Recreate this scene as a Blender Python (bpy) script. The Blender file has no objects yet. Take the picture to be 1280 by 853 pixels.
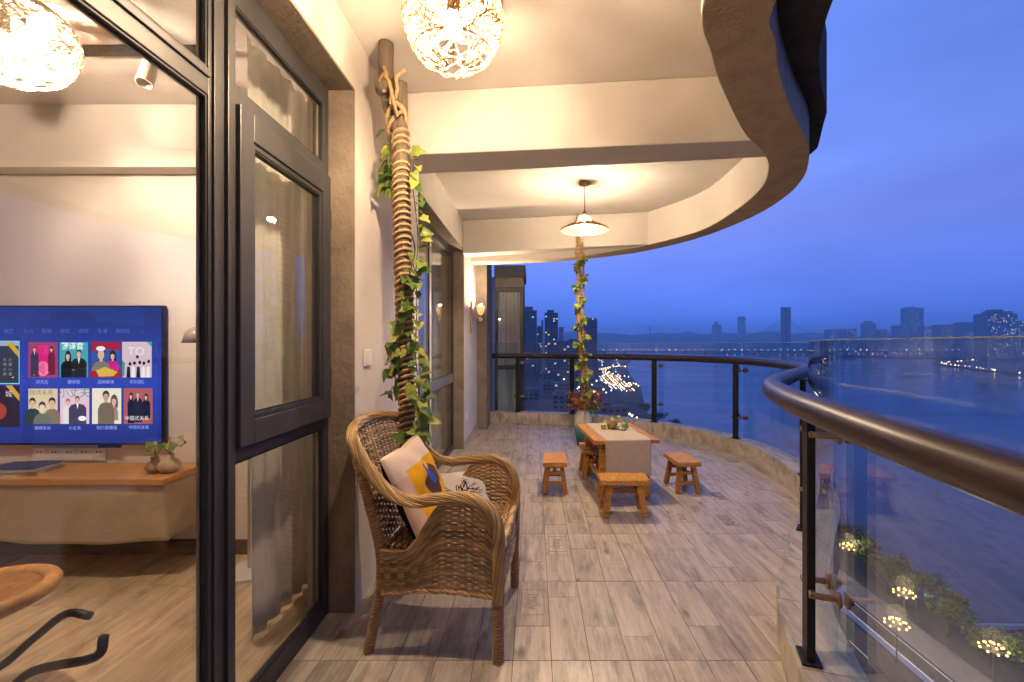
import bpy, bmesh, math, random, os
from math import sin, cos, pi, radians, sqrt, atan2
from mathutils import Vector, Matrix, noise as mnoise
import numpy as np

random.seed(7)
SC = bpy.context.scene
COL = SC.collection

# ------------------------------------------------------------------ camera
F = 570.0                                   # focal length in photo pixels (photo is 1280 wide)
cam_d = bpy.data.cameras.new('camera')
cam = bpy.data.objects.new('camera', cam_d)
COL.objects.link(cam)
cam.location = (0, 0, 1.25)
cam.rotation_euler = (radians(90), 0, 0)
cam_d.sensor_width = 36.0
cam_d.lens = F / 1280 * 36.0
cam_d.shift_x = -28 / 1280
cam_d.shift_y = 3.5 / 1280
cam_d.clip_start = 0.02
cam_d.clip_end = 20000
SC.camera = cam

# ------------------------------------------------------------------ render / colour
SC.render.engine = 'CYCLES'
SC.view_settings.view_transform = 'Standard'
SC.view_settings.look = 'None'
SC.view_settings.exposure = 0.50
SC.view_settings.gamma = 1.0
SC.view_settings.use_curve_mapping = False
cy = SC.cycles
cy.use_denoising = True
cy.max_bounces = 8
cy.diffuse_bounces = 4
cy.glossy_bounces = 4
cy.transmission_bounces = 6
cy.transparent_max_bounces = 24
cy.volume_bounces = 4
cy.sample_clamp_indirect = 6.0
cy.caustics_reflective = False
cy.caustics_refractive = False
cy.use_light_tree = True

# ------------------------------------------------------------------ world: dusk sky, sun already below the horizon
W = bpy.data.worlds.new('World')
SC.world = W
W.use_nodes = True
wn = W.node_tree.nodes
wl = W.node_tree.links
wn.clear()
sky = wn.new('ShaderNodeTexSky')
sky.sky_type = 'NISHITA'
sky.sun_disc = False
sky.sun_elevation = radians(-1.0)
sky.sun_rotation = radians(200)
sky.ozone_density = 8.0
sky.dust_density = 0.5
bg1 = wn.new('ShaderNodeBackground')
bg1.inputs['Strength'].default_value = 0.05
wl.new(sky.outputs[0], bg1.inputs['Color'])
# hand-set twilight sky: colour by elevation, a little brighter up-river than to the sides
wtc = wn.new('ShaderNodeTexCoord')
wsep = wn.new('ShaderNodeSeparateXYZ')
wl.new(wtc.outputs['Generated'], wsep.inputs[0])
wr = wn.new('ShaderNodeValToRGB')
el = wr.color_ramp.elements
SKYC = [(0.0, (.088, .235, 1.12)), (.08, (.120, .245, 1.0)), (.22, (.182, .262, .82)), (.45, (.138, .250, .80)), (1.0, (.13, .26, .88))]
while len(el) < len(SKYC):
    el.new(.5)
for e_, (p_, c_) in zip(el, SKYC):
    e_.position = p_
    e_.color = (*c_, 1)
wl.new(wsep.outputs['Z'], wr.inputs[0])
wdot = wn.new('ShaderNodeVectorMath')
wdot.operation = 'DOT_PRODUCT'
wdot.inputs[1].default_value = (-.08, .99, 0)
wl.new(wtc.outputs['Generated'], wdot.inputs[0])
wmr = wn.new('ShaderNodeMapRange')
wmr.inputs['From Min'].default_value = .2
wmr.inputs['From Max'].default_value = 1.0
wmr.inputs['To Min'].default_value = .62
wmr.inputs['To Max'].default_value = 1.0
wl.new(wdot.outputs['Value'], wmr.inputs[0])
bg2 = wn.new('ShaderNodeBackground')
# faint uneven veil of high cloud
wmap = wn.new('ShaderNodeMapping')
wmap.inputs['Scale'].default_value = (1.2, 1.2, 4.0)
wl.new(wtc.outputs['Generated'], wmap.inputs[0])
wnz = wn.new('ShaderNodeTexNoise')
wnz.inputs['Scale'].default_value = 2.2
wnz.inputs['Detail'].default_value = 5
wl.new(wmap.outputs[0], wnz.inputs['Vector'])
wnr = wn.new('ShaderNodeMapRange')
wnr.inputs['From Min'].default_value = .3
wnr.inputs['From Max'].default_value = .7
wnr.inputs['To Min'].default_value = .86
wnr.inputs['To Max'].default_value = 1.14
wl.new(wnz.outputs[0], wnr.inputs[0])
wsc = wn.new('ShaderNodeVectorMath')
wsc.operation = 'SCALE'
wl.new(wr.outputs[0], wsc.inputs[0])
wl.new(wnr.outputs[0], wsc.inputs['Scale'])
wl.new(wsc.outputs[0], bg2.inputs['Color'])
wl.new(wmr.outputs[0], bg2.inputs['Strength'])
wadd = wn.new('ShaderNodeAddShader')
wout = wn.new('ShaderNodeOutputWorld')
wl.new(bg1.outputs[0], wadd.inputs[0])
wl.new(bg2.outputs[0], wadd.inputs[1])
wl.new(wadd.outputs[0], wout.inputs['Surface'])

# ------------------------------------------------------------------ helpers
def pix(px, py, Y):
    """photo measurement to metres on the frontal plane at distance Y"""
    return ((px - 668) * Y / F, Y, 1.25 - (py - 430) * Y / F)


def root_of(o):
    while o.parent:
        o = o.parent
    return o


def adopt(o, parent):
    o.parent = parent
    if parent.parent is None:
        o.matrix_parent_inverse = Matrix.Translation(-Vector(parent.location))
    return o


def thing(name, label, cat, loc=(0, 0, 0), group=None, kind=None):
    o = bpy.data.objects.new(name, None)
    COL.objects.link(o)
    o.location = loc
    o.empty_display_size = 0.1
    return tag(o, label, cat, group, kind)


def tag(o, label=None, cat=None, group=None, kind=None):
    if label:
        o['label'] = label
    if cat:
        o['category'] = cat
    if group:
        o['group'] = group
    if kind:
        o['kind'] = kind
    return o


def copy_tree(o, parent=None):
    c = o.copy()
    COL.objects.link(c)
    if parent:
        c.parent = parent
        c.matrix_parent_inverse = o.matrix_parent_inverse.copy()
    for ch in list(o.children):
        copy_tree(ch, c)
    return c


def link_mesh(name, me, parent=None):
    o = bpy.data.objects.new(name, me)
    COL.objects.link(o)
    if parent:
        adopt(o, parent)
    return o


class MB:
    """collects shapes, then links them as ONE mesh object"""
    def __init__(s):
        s.v = []
        s.f = []
        s.m = []
        s.uv = None

    def add(s, vs, fs, m=0):
        b = len(s.v)
        s.v += [tuple(p) for p in vs]
        s.f += [tuple(i + b for i in f) for f in fs]
        s.m += [m] * len(fs)
        return s

    def box(s, x0, x1, y0, y1, z0, z1, m=0):
        vs = [(x, y, z) for z in (z0, z1) for y in (y0, y1) for x in (x0, x1)]
        return s.add(vs, [(0, 2, 3, 1), (4, 5, 7, 6), (0, 1, 5, 4), (2, 6, 7, 3), (0, 4, 6, 2), (1, 3, 7, 5)], m)

    def hexa(s, c, m=0):
        """8 corners: bottom 4 (ccw) then top 4 (ccw)"""
        return s.add(c, [(3, 2, 1, 0), (4, 5, 6, 7), (0, 1, 5, 4), (1, 2, 6, 5), (2, 3, 7, 6), (3, 0, 4, 7)], m)

    def bar(s, p, q, w, h, up=(0, 0, 1), m=0, w2=None, h2=None):
        p, q = Vector(p), Vector(q)
        d = (q - p).normalized()
        u = Vector(up)
        a = d.cross(u)
        if a.length < 1e-5:
            a = d.cross(Vector((1, 0, 0)))
        a.normalize()
        b = a.cross(d).normalized()
        w2 = w if w2 is None else w2
        h2 = h if h2 is None else h2
        c = []
        for (o, ww, hh) in ((p, w, h), (q, w2, h2)):
            c += [o - a * ww / 2 - b * hh / 2, o + a * ww / 2 - b * hh / 2, o + a * ww / 2 + b * hh / 2, o - a * ww / 2 + b * hh / 2]
        return s.hexa(c, m)

    def tube(s, pts, r, n=8, m=0, closed=False, cap=True):
        pts = [Vector(p) for p in pts]
        N = len(pts)
        rs = r if isinstance(r, (list, tuple)) else [r] * N
        b = len(s.v)
        prev = None
        for i, p in enumerate(pts):
            if closed:
                t = pts[(i + 1) % N] - pts[i - 1]
            else:
                t = pts[min(i + 1, N - 1)] - pts[max(i - 1, 0)]
            if t.length < 1e-9:
                t = Vector((0, 0, 1))
            t.normalize()
            if prev is None:
                a = t.orthogonal().normalized()
            else:
                a = prev - t * prev.dot(t)
                if a.length < 1e-6:
                    a = t.orthogonal()
                a.normalize()
            prev = a
            c = t.cross(a)
            for k in range(n):
                th = 2 * pi * k / n
                s.v.append(tuple(p + (a * cos(th) + c * sin(th)) * rs[i]))
        K = N if closed else N - 1
        for i in range(K):
            j = (i + 1) % N
            for k in range(n):
                k2 = (k + 1) % n
                s.f.append((b + i * n + k, b + i * n + k2, b + j * n + k2, b + j * n + k))
                s.m.append(m)
        if cap and not closed:
            s.f.append(tuple(b + k for k in reversed(range(n))))
            s.m.append(m)
            s.f.append(tuple(b + (N - 1) * n + k for k in range(n)))
            s.m.append(m)
        return s

    def lathe(s, prof, c=(0, 0, 0), n=24, m=0, axis='z'):
        """profile of (r, z); closed solid when first/last r = 0"""
        b = len(s.v)
        for (r, z) in prof:
            for k in range(n):
                t = 2 * pi * k / n
                if axis == 'z':
                    s.v.append((c[0] + r * cos(t), c[1] + r * sin(t), c[2] + z))
                elif axis == 'x':
                    s.v.append((c[0] + z, c[1] + r * cos(t), c[2] + r * sin(t)))
                else:
                    s.v.append((c[0] + r * sin(t), c[1] + z, c[2] + r * cos(t)))
        for i in range(len(prof) - 1):
            for k in range(n):
                k2 = (k + 1) % n
                s.f.append((b + i * n + k, b + i * n + k2, b + (i + 1) * n + k2, b + (i + 1) * n + k))
                s.m.append(m)
        s.f.append(tuple(b + k for k in reversed(range(n))))
        s.m.append(m)
        e = b + (len(prof) - 1) * n
        s.f.append(tuple(e + k for k in range(n)))
        s.m.append(m)
        return s

    def ball(s, c, r, n=10, m=0, sz=1.0):
        h = n // 2
        prof = [(max(1e-4, r * sin(pi * i / h)), -r * sz * cos(pi * i / h)) for i in range(h + 1)]
        return s.lathe(prof, c, n, m)

    def prism(s, poly, z0, z1, m=0):
        """vertical prism over a 2-D polygon (ccw)"""
        n = len(poly)
        b = len(s.v)
        s.v += [(p[0], p[1], z0) for p in poly] + [(p[0], p[1], z1) for p in poly]
        s.f.append(tuple(b + i for i in reversed(range(n))))
        s.f.append(tuple(b + n + i for i in range(n)))
        s.m += [m, m]
        for i in range(n):
            j = (i + 1) % n
            s.f.append((b + i, b + j, b + n + j, b + n + i))
            s.m.append(m)
        return s

    def strip(s, A, B, z0, z1, m=0):
        """curved block between two 2-D paths of equal length: strip(A inner, B outer)"""
        n = len(A)
        b = len(s.v)
        for p, q in zip(A, B):
            s.v += [(p[0], p[1], z0), (q[0], q[1], z0), (q[0], q[1], z1), (p[0], p[1], z1)]
        for i in range(n - 1):
            a, c = b + 4 * i, b + 4 * i + 4
            s.f += [(a, a + 1, c + 1, c), (a + 1, a + 2, c + 2, c + 1), (a + 2, a + 3, c + 3, c + 2), (a + 3, a, c, c + 3)]
            s.m += [m] * 4
        e = b + 4 * (n - 1)
        s.f += [(b, b + 3, b + 2, b + 1), (e, e + 1, e + 2, e + 3)]
        s.m += [m, m]
        return s

    def grid(s, fn, nu, nv, m=0, t=None):
        """surface fn(u,v) -> Vector; with thickness t along fn normal (finite differences) when given"""
        P = [[Vector(fn(i / nu, j / nv)) for i in range(nu + 1)] for j in range(nv + 1)]
        b = len(s.v)
        for row in P:
            s.v += [tuple(p) for p in row]
        w = nu + 1
        for j in range(nv):
            for i in range(nu):
                s.f.append((b + j * w + i, b + j * w + i + 1, b + (j + 1) * w + i + 1, b + (j + 1) * w + i))
                s.m.append(m if not callable(m) else m((i + .5) / nu, (j + .5) / nv))
        return s

    def mesh(s, name, mats, smooth=False):
        me = bpy.data.meshes.new(name)
        me.from_pydata(s.v, [], s.f)
        for mt in (mats if isinstance(mats, (list, tuple)) else [mats]):
            me.materials.append(mt)
        if any(s.m):
            me.polygons.foreach_set('material_index', s.m)
        if smooth:
            me.polygons.foreach_set('use_smooth', [True] * len(me.polygons))
        me.update()
        return me

    def build(s, name, mats, parent=None, smooth=False, bevel=0, solid=0, segs=2, fix=True):
        me = s.mesh(name, mats, smooth)
        if fix:
            bm = bmesh.new()
            bm.from_mesh(me)
            bmesh.ops.recalc_face_normals(bm, faces=bm.faces)
            bm.to_mesh(me)
            bm.free()
        o = link_mesh(name, me, parent)
        if solid:
            md = o.modifiers.new('solid', 'SOLIDIFY')
            md.thickness = solid
            md.offset = 0
        if bevel:
            md = o.modifiers.new('bevel', 'BEVEL')
            md.width = bevel
            md.segments = segs
            md.limit_method = 'ANGLE'
            md.angle_limit = radians(40)
        return o


# ------------------------------------------------------------------ materials
def nodes_of(name):
    m = bpy.data.materials.new(name)
    m.use_nodes = True
    nt = m.node_tree
    p = nt.nodes['Principled BSDF']
    return m, nt, p


def mat(name, col, rough=0.6, metal=0.0, var=0.15, scale=8.0, bump=0.0, bscale=60.0, rnd=0.0, stretch=None, detail=4, isl=0.0, col2=None, spec=0.5, sheen=0.0, coords='Object', fine=0.0):
    """principled surface: noise variation between darker and lighter shades of col (or col..col2), bump, per-object / per-island variation"""
    m, nt, p = nodes_of(name)
    N, L = nt.nodes, nt.links
    tc = N.new('ShaderNodeTexCoord')
    src = tc.outputs[coords]
    if rnd or isl:
        if rnd:
            oi = N.new('ShaderNodeObjectInfo').outputs['Random']
        else:
            oi = N.new('ShaderNodeNewGeometry').outputs['Random Per Island']
        vm = N.new('ShaderNodeVectorMath')
        vm.operation = 'MULTIPLY_ADD'
        cx = N.new('ShaderNodeCombineXYZ')
        for k in range(3):
            L.new(oi, cx.inputs[k])
        L.new(cx.outputs[0], vm.inputs[0])
        vm.inputs[1].default_value = (37, 91, 53)
        L.new(src, vm.inputs[2])
        src = vm.outputs[0]
    if stretch:
        mp = N.new('ShaderNodeMapping')
        mp.inputs['Scale'].default_value = stretch
        L.new(src, mp.inputs['Vector'])
        src = mp.outputs[0]
    nz = N.new('ShaderNodeTexNoise')
    nz.inputs['Scale'].default_value = scale
    nz.inputs['Detail'].default_value = detail
    nz.inputs['Roughness'].default_value = 0.6
    L.new(src, nz.inputs['Vector'])
    rp = N.new('ShaderNodeValToRGB')
    rp.color_ramp.elements[0].position = 0.3
    rp.color_ramp.elements[1].position = 0.7
    c1 = tuple(c * (1 - var) for c in col)
    c2 = col2 if col2 else tuple(min(1, c * (1 + var)) for c in col)
    rp.color_ramp.elements[0].color = (*(c1 if not col2 else col), 1)
    rp.color_ramp.elements[1].color = (*c2, 1)
    L.new(nz.outputs[0], rp.inputs[0])
    out = rp.outputs[0]
    if rnd or isl:
        mr = N.new('ShaderNodeMapRange')
        amt = rnd or isl
        mr.inputs['To Min'].default_value = 1 - amt
        mr.inputs['To Max'].default_value = 1 + amt
        L.new(oi, mr.inputs[0])
        mx = N.new('ShaderNodeVectorMath')
        mx.operation = 'SCALE'
        L.new(out, mx.inputs[0])
        L.new(mr.outputs[0], mx.inputs['Scale'])
        out = mx.outputs[0]
    L.new(out, p.inputs['Base Color'])
    p.inputs['Roughness'].default_value = rough
    p.inputs['Metallic'].default_value = metal
    p.inputs['Specular IOR Level'].default_value = spec
    if sheen:
        p.inputs['Sheen Weight'].default_value = sheen
    if bump:
        n2 = N.new('ShaderNodeTexNoise')
        n2.inputs['Scale'].default_value = bscale
        n2.inputs['Detail'].default_value = 5
        L.new(src, n2.inputs['Vector'])
        bp = N.new('ShaderNodeBump')
        bp.inputs['Strength'].default_value = bump
        bp.inputs['Distance'].default_value = 0.01
        L.new(n2.outputs[0], bp.inputs['Height'])
        L.new(bp.outputs[0], p.inputs['Normal'])
    if rough > 0.15 and not metal:
        mr2 = N.new('ShaderNodeMapRange')
        mr2.inputs['To Min'].default_value = max(0.05, rough - 0.12)
        mr2.inputs['To Max'].default_value = min(1, rough + 0.1)
        L.new(nz.outputs[0], mr2.inputs[0])
        L.new(mr2.outputs[0], p.inputs['Roughness'])
    return m


def emit(name, col, strength, sample=True):
    m = bpy.data.materials.new(name)
    m.use_nodes = True
    nt = m.node_tree
    nt.nodes.remove(nt.nodes['Principled BSDF'])
    e = nt.nodes.new('ShaderNodeEmission')
    e.inputs[0].default_value = (*col, 1)
    e.inputs[1].default_value = strength
    nt.links.new(e.outputs[0], nt.nodes['Material Output'].inputs['Surface'])
    m.cycles.emission_sampling = 'AUTO' if sample else 'NONE'
    return m


def glass_mat(name, tintc=(0.93, 0.96, 0.95), ior=1.5, gain=1.0):
    """thin sheet glass: Fresnel mirror over a clear tinted body (both faces of each pane carry it)"""
    m = bpy.data.materials.new(name)
    m.use_nodes = True
    nt = m.node_tree
    N, L = nt.nodes, nt.links
    N.remove(N['Principled BSDF'])
    geo = N.new('ShaderNodeNewGeometry')
    mixv = N.new('ShaderNodeMapRange')
    mixv.inputs['To Min'].default_value = ior
    mixv.inputs['To Max'].default_value = 1 / ior
    L.new(geo.outputs['Backfacing'], mixv.inputs[0])
    fr = N.new('ShaderNodeFresnel')
    L.new(mixv.outputs[0], fr.inputs['IOR'])
    mu = N.new('ShaderNodeMath')
    mu.operation = 'MULTIPLY'
    mu.use_clamp = True
    mu.inputs[1].default_value = gain
    L.new(fr.outputs[0], mu.inputs[0])
    tr = N.new('ShaderNodeBsdfTransparent')
    tr.inputs[0].default_value = (*tintc, 1)
    gl = N.new('ShaderNodeBsdfGlossy')
    gl.inputs['Roughness'].default_value = 0.0
    mx = N.new('ShaderNodeMixShader')
    L.new(mu.outputs[0], mx.inputs[0])
    L.new(tr.outputs[0], mx.inputs[1])
    L.new(gl.outputs[0], mx.inputs[2])
    L.new(mx.outputs[0], N['Material Output'].inputs['Surface'])
    return m


def cloth_mat(name, col, trans=0.3, var=0.08, scale=20, bump=0.15):
    m = mat(name, col, 0.9, var=var, scale=scale, bump=bump, bscale=300, spec=0.1)
    nt = m.node_tree
    N, L = nt.nodes, nt.links
    p = N['Principled BSDF']
    t = N.new('ShaderNodeBsdfTranslucent')
    t.inputs[0].default_value = (*col, 1)
    mx = N.new('ShaderNodeMixShader')
    mx.inputs[0].default_value = trans
    L.new(p.outputs[0], mx.inputs[1])
    L.new(t.outputs[0], mx.inputs[2])
    L.new(mx.outputs[0], N['Material Output'].inputs['Surface'])
    return m


M = {}
M['plaster'] = mat('plaster', (0.60, 0.55, 0.50), 0.9, var=0.07, scale=2.5, bump=0.25, bscale=22, spec=0.2)
M['ceiling'] = mat('ceiling_paint', (0.66, 0.61, 0.56), 0.9, var=0.07, scale=1.6, bump=0.12, bscale=26, spec=0.2)
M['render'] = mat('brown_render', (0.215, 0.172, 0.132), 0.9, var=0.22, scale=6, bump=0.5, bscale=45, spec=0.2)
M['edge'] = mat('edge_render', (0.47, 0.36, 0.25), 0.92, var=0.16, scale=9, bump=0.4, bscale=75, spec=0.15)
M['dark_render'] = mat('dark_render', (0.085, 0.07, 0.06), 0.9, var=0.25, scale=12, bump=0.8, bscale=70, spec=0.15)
M['frame'] = mat('anthracite_frame', (0.040, 0.039, 0.041), 0.45, var=0.06, scale=5, spec=0.5)
M['gasket'] = mat('black_gasket', (0.012, 0.012, 0.012), 0.6)
M['bead'] = mat('pale_bead', (0.34, 0.29, 0.22), 0.4)
M['glass'] = glass_mat('window_glass', (0.955, 0.965, 0.955), 1.5, 1.25)

M['rail_glass'] = glass_mat('balcony_glass', (.88, .945, .96), 1.5, 1.4)
M['post'] = mat('black_steel', (0.008, 0.008, 0.008), 0.5, var=0.2, scale=20, spec=0.3)
M['rail'] = mat('brown_rail', (0.085, 0.048, 0.032), 0.30, var=0.25, scale=14, stretch=(1, 1, 1), bump=0.05, bscale=40, spec=0.6)
M['brass'] = mat('worn_brass', (0.42, 0.27, 0.13), 0.35, metal=1.0, var=0.3, scale=30)
M['curtain'] = cloth_mat('linen_curtain', (0.82, 0.79, 0.73), 0.35)
M['room_wall'] = mat('room_paint', (0.74, 0.655, 0.60), 0.9, var=0.02, scale=2, spec=0.2)
M['skirting'] = mat('skirting_wood', (0.11, 0.07, 0.045), 0.5, var=0.2, scale=10, stretch=(1, 8, 8))
M['grout'] = mat('dark_grout', (0.075, 0.062, 0.052), 0.9)
# ================================================================== plan curves of the balcony
def catmull(P, per=24):
    P = [np.array(p, float) for p in P]
    P = [2 * P[0] - P[1]] + P + [2 * P[-1] - P[-2]]
    out = []
    for i in range(1, len(P) - 2):
        a, b, c, d = P[i - 1:i + 3]
        for k in range(per):
            t = k / per
            out.append(.5 * (2 * b + (c - a) * t + (2 * a - 5 * b + 4 * c - d) * t * t + (3 * b - a - 3 * c + d) * t ** 3))
    out.append(P[-2])
    return np.array(out)


def resample(P, step):
    d = np.r_[0, np.cumsum(np.linalg.norm(np.diff(P, axis=0), axis=1))]
    n = max(2, int(round(d[-1] / step)) + 1)
    s = np.linspace(0, d[-1], n)
    return np.c_[np.interp(s, d, P[:, 0]), np.interp(s, d, P[:, 1])]


def offset(P, o):
    t = np.gradient(P, axis=0)
    t /= np.linalg.norm(t, axis=1)[:, None]
    n = np.c_[t[:, 1], -t[:, 0]]
    return P + n * (o[:, None] if isinstance(o, np.ndarray) else o)


CP = resample(catmull([(1.10, -1.5), (.88, -.8), (.73, -.2), (.69, .35), (.735, .69), (.80, 1.02), (.935, 1.55), (1.14, 2.05), (1.54, 2.62), (1.88, 3.08), (2.13, 3.55),
                       (2.28, 4.1), (2.34, 4.7), (2.27, 5.2), (2.02, 5.78), (1.64, 6.27), (1.1, 6.72), (.45, 7.03), (-.25, 7.17), (-.70, 7.2)], 30), .02)
CI = offset(CP, -.035)                       # inner face of the kerb
CO = offset(CP, .15)                         # outer face of the slab
FL_Y = CI[:, 1]
FL_X = CI[:, 0]
_ord = np.argsort(FL_Y)


def floor_x(y):
    """x of the kerb's inner face at y"""
    return float(np.interp(y, FL_Y[_ord], FL_X[_ord]))


YF = 7.15
# ================================================================== floor
def wood_tile_mat(name, dark, light, rough):
    m, nt, p = nodes_of(name)
    N, L = nt.nodes, nt.links
    tc = N.new('ShaderNodeTexCoord')
    oi = N.new('ShaderNodeObjectInfo')
    cx = N.new('ShaderNodeCombineXYZ')
    for k in range(3):
        L.new(oi.outputs['Random'], cx.inputs[k])
    ma = N.new('ShaderNodeVectorMath')
    ma.operation = 'MULTIPLY_ADD'
    ma.inputs[1].default_value = (41, 77, 13)
    L.new(cx.outputs[0], ma.inputs[0])
    L.new(tc.outputs['Object'], ma.inputs[2])
    mp = N.new('ShaderNodeMapping')
    mp.inputs['Scale'].default_value = (24, 1.7, 5)
    L.new(ma.outputs[0], mp.inputs[0])
    a = N.new('ShaderNodeTexNoise')
    a.inputs['Scale'].default_value = 1.6
    a.inputs['Detail'].default_value = 10
    a.inputs['Roughness'].default_value = .65
    a.inputs['Distortion'].default_value = .6
    L.new(mp.outputs[0], a.inputs['Vector'])
    mp2 = N.new('ShaderNodeMapping')
    mp2.inputs['Scale'].default_value = (9, 2.2, 4)
    L.new(ma.outputs[0], mp2.inputs[0])
    b = N.new('ShaderNodeTexNoise')
    b.inputs['Scale'].default_value = 1.3
    b.inputs['Detail'].default_value = 5
    b.inputs['Roughness'].default_value = .7
    L.new(mp2.outputs[0], b.inputs['Vector'])
    r1 = N.new('ShaderNodeValToRGB')
    e = r1.color_ramp.elements
    e[0].position, e[1].position = .30, .62
    e[0].color = (*dark, 1)
    e[1].color = (*light, 1)
    L.new(a.outputs[0], r1.inputs[0])
    r2 = N.new('ShaderNodeValToRGB')
    e = r2.color_ramp.elements
    e[0].position, e[1].position = .32, .52
    e[0].color = (.52, .52, .54, 1)
    e[1].color = (1, 1, 1, 1)
    L.new(b.outputs[0], r2.inputs[0])
    # knots
    vo = N.new('ShaderNodeTexVoronoi')
    vo.inputs['Scale'].default_value = 1.0
    mp3 = N.new('ShaderNodeMapping')
    mp3.inputs['Scale'].default_value = (6, 2.6, 1)
    L.new(ma.outputs[0], mp3.inputs[0])
    L.new(mp3.outputs[0], vo.inputs['Vector'])
    r3 = N.new('ShaderNodeValToRGB')
    e = r3.color_ramp.elements
    e[0].position, e[1].position = .05, .14
    e[0].color = (.45, .42, .40, 1)
    e[1].color = (1, 1, 1, 1)
    L.new(vo.outputs['Distance'], r3.inputs[0])
    m1 = N.new('ShaderNodeMixRGB')
    m1.blend_type = 'MULTIPLY'
    m1.inputs[0].default_value = 1
    L.new(r1.outputs[0], m1.inputs[1])
    L.new(r2.outputs[0], m1.inputs[2])
    m2 = N.new('ShaderNodeMixRGB')
    m2.blend_type = 'MULTIPLY'
    m2.inputs[0].default_value = 1
    L.new(m1.outputs[0], m2.inputs[1])
    L.new(r3.outputs[0], m2.inputs[2])
    mr = N.new('ShaderNodeMapRange')
    mr.inputs['To Min'].default_value = .90
    mr.inputs['To Max'].default_value = 1.08
    L.new(oi.outputs['Random'], mr.inputs[0])
    sc = N.new('ShaderNodeVectorMath')
    sc.operation = 'SCALE'
    L.new(m2.outputs[0], sc.inputs[0])
    L.new(mr.outputs[0], sc.inputs['Scale'])
    L.new(sc.outputs[0], p.inputs['Base Color'])
    rr = N.new('ShaderNodeMapRange')
    rr.inputs['To Min'].default_value = rough + .12
    rr.inputs['To Max'].default_value = rough - .08
    L.new(a.outputs[0], rr.inputs[0])
    L.new(rr.outputs[0], p.inputs['Roughness'])
    bp = N.new('ShaderNodeBump')
    bp.inputs['Strength'].default_value = .12
    bp.inputs['Distance'].default_value = .004
    L.new(a.outputs[0], bp.inputs['Height'])
    L.new(bp.outputs[0], p.inputs['Normal'])
    return m


M['tile'] = wood_tile_mat('wood_look_tile', (.33, .278, .215), (.545, .47, .37), .38)
M['laminate'] = wood_tile_mat('laminate_board', (.44, .31, .185), (.62, .46, .30), .36)
M['print'] = mat('stencil_print', (.25, .215, .175), .5, var=.4, scale=40)

fl = MB()
ys = np.linspace(-1.5, YF, 120)
A = [(-1.02, y) for y in ys]
B = [(floor_x(y) + .02, y) for y in ys]
fl.strip(A, B, -.16, -.004)
floor = tag(fl.build('balcony_floor', M['grout']), 'grey brown wood look tiled floor of the curved balcony', 'floor', kind='structure')


def plank_poly(x0, x1, y0, y1):
    n = max(2, int((y1 - y0) / .05) + 1)
    L_, R_ = [], []
    for y in np.linspace(y0, y1, n):
        xr = min(x1, floor_x(y) + .015)
        if xr > x0 + .004:
            R_.append((xr, y))
            L_.append((x0, y))
    if len(R_) < 2:
        return None
    if all(abs(p[0] - x1) < 1e-6 for p in R_):
        return [L_[0], R_[0], R_[-1], L_[-1]]
    return L_[:1] + R_ + L_[:0:-1]


PW = .1525
G = .0013
rng = random.Random(3)
PLANKS = []
ci = 0
x = -1.00
while x < 2.4:
    k = 0
    y = -1.2 + .6 * 0
    while y < YF:
        y1 = y + .6
        cuts = [y, y1]
        if rng.random() < .72:
            cuts = [y, y + rng.choice([.15, .22, .30, .38, .45]), y1]
        for a, b in zip(cuts[:-1], cuts[1:]):
            poly = plank_poly(x + G, x + PW - G, a + G * (1.6 if abs(a - y) < 1e-6 else .7), min(b, YF) - G * .7)
            if poly:
                PLANKS.append((poly, x, a, b))
        y = y1
    x += PW
PLANKS.sort(key=lambda t: abs(t[2] - 1.8) if t[2] > 1.2 else 5 + abs(t[2]))
print('planks', len(PLANKS))
rest = MB()
for i, (poly, x, a, b) in enumerate(PLANKS):
    if i < 296:
        MB().prism(poly, -.01, rng.uniform(-.0006, .0006)).build('tile', M['tile'], floor, fix=False)
    else:
        rest.prism(poly, -.01, rng.uniform(-.0006, .0006))
if rest.v:
    tag(rest.build('far_tiles', M['tile'], floor, fix=False), kind='stuff')

# crate stencils printed on some tiles
def text_mesh(body, size, mat_, name, parent=None, mtx=None, depth=0.0, font_bold=0.0, align='CENTER'):
    c = bpy.data.curves.new('tmp_text', 'FONT')
    c.body = body
    c.size = size
    c.align_x = align
    c.align_y = 'CENTER'
    c.extrude = depth
    c.offset = font_bold
    c.resolution_u = 2
    o = bpy.data.objects.new('tmp_text', c)
    COL.objects.link(o)
    bpy.context.view_layer.update()
    me = bpy.data.meshes.new_from_object(o.evaluated_get(bpy.context.evaluated_depsgraph_get()))
    bpy.data.objects.remove(o)
    bpy.data.curves.remove(c)
    me.name = name
    me.materials.clear()
    me.materials.append(mat_)
    if mtx is not None:
        me.transform(mtx)
    return link_mesh(name, me, parent)


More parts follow.
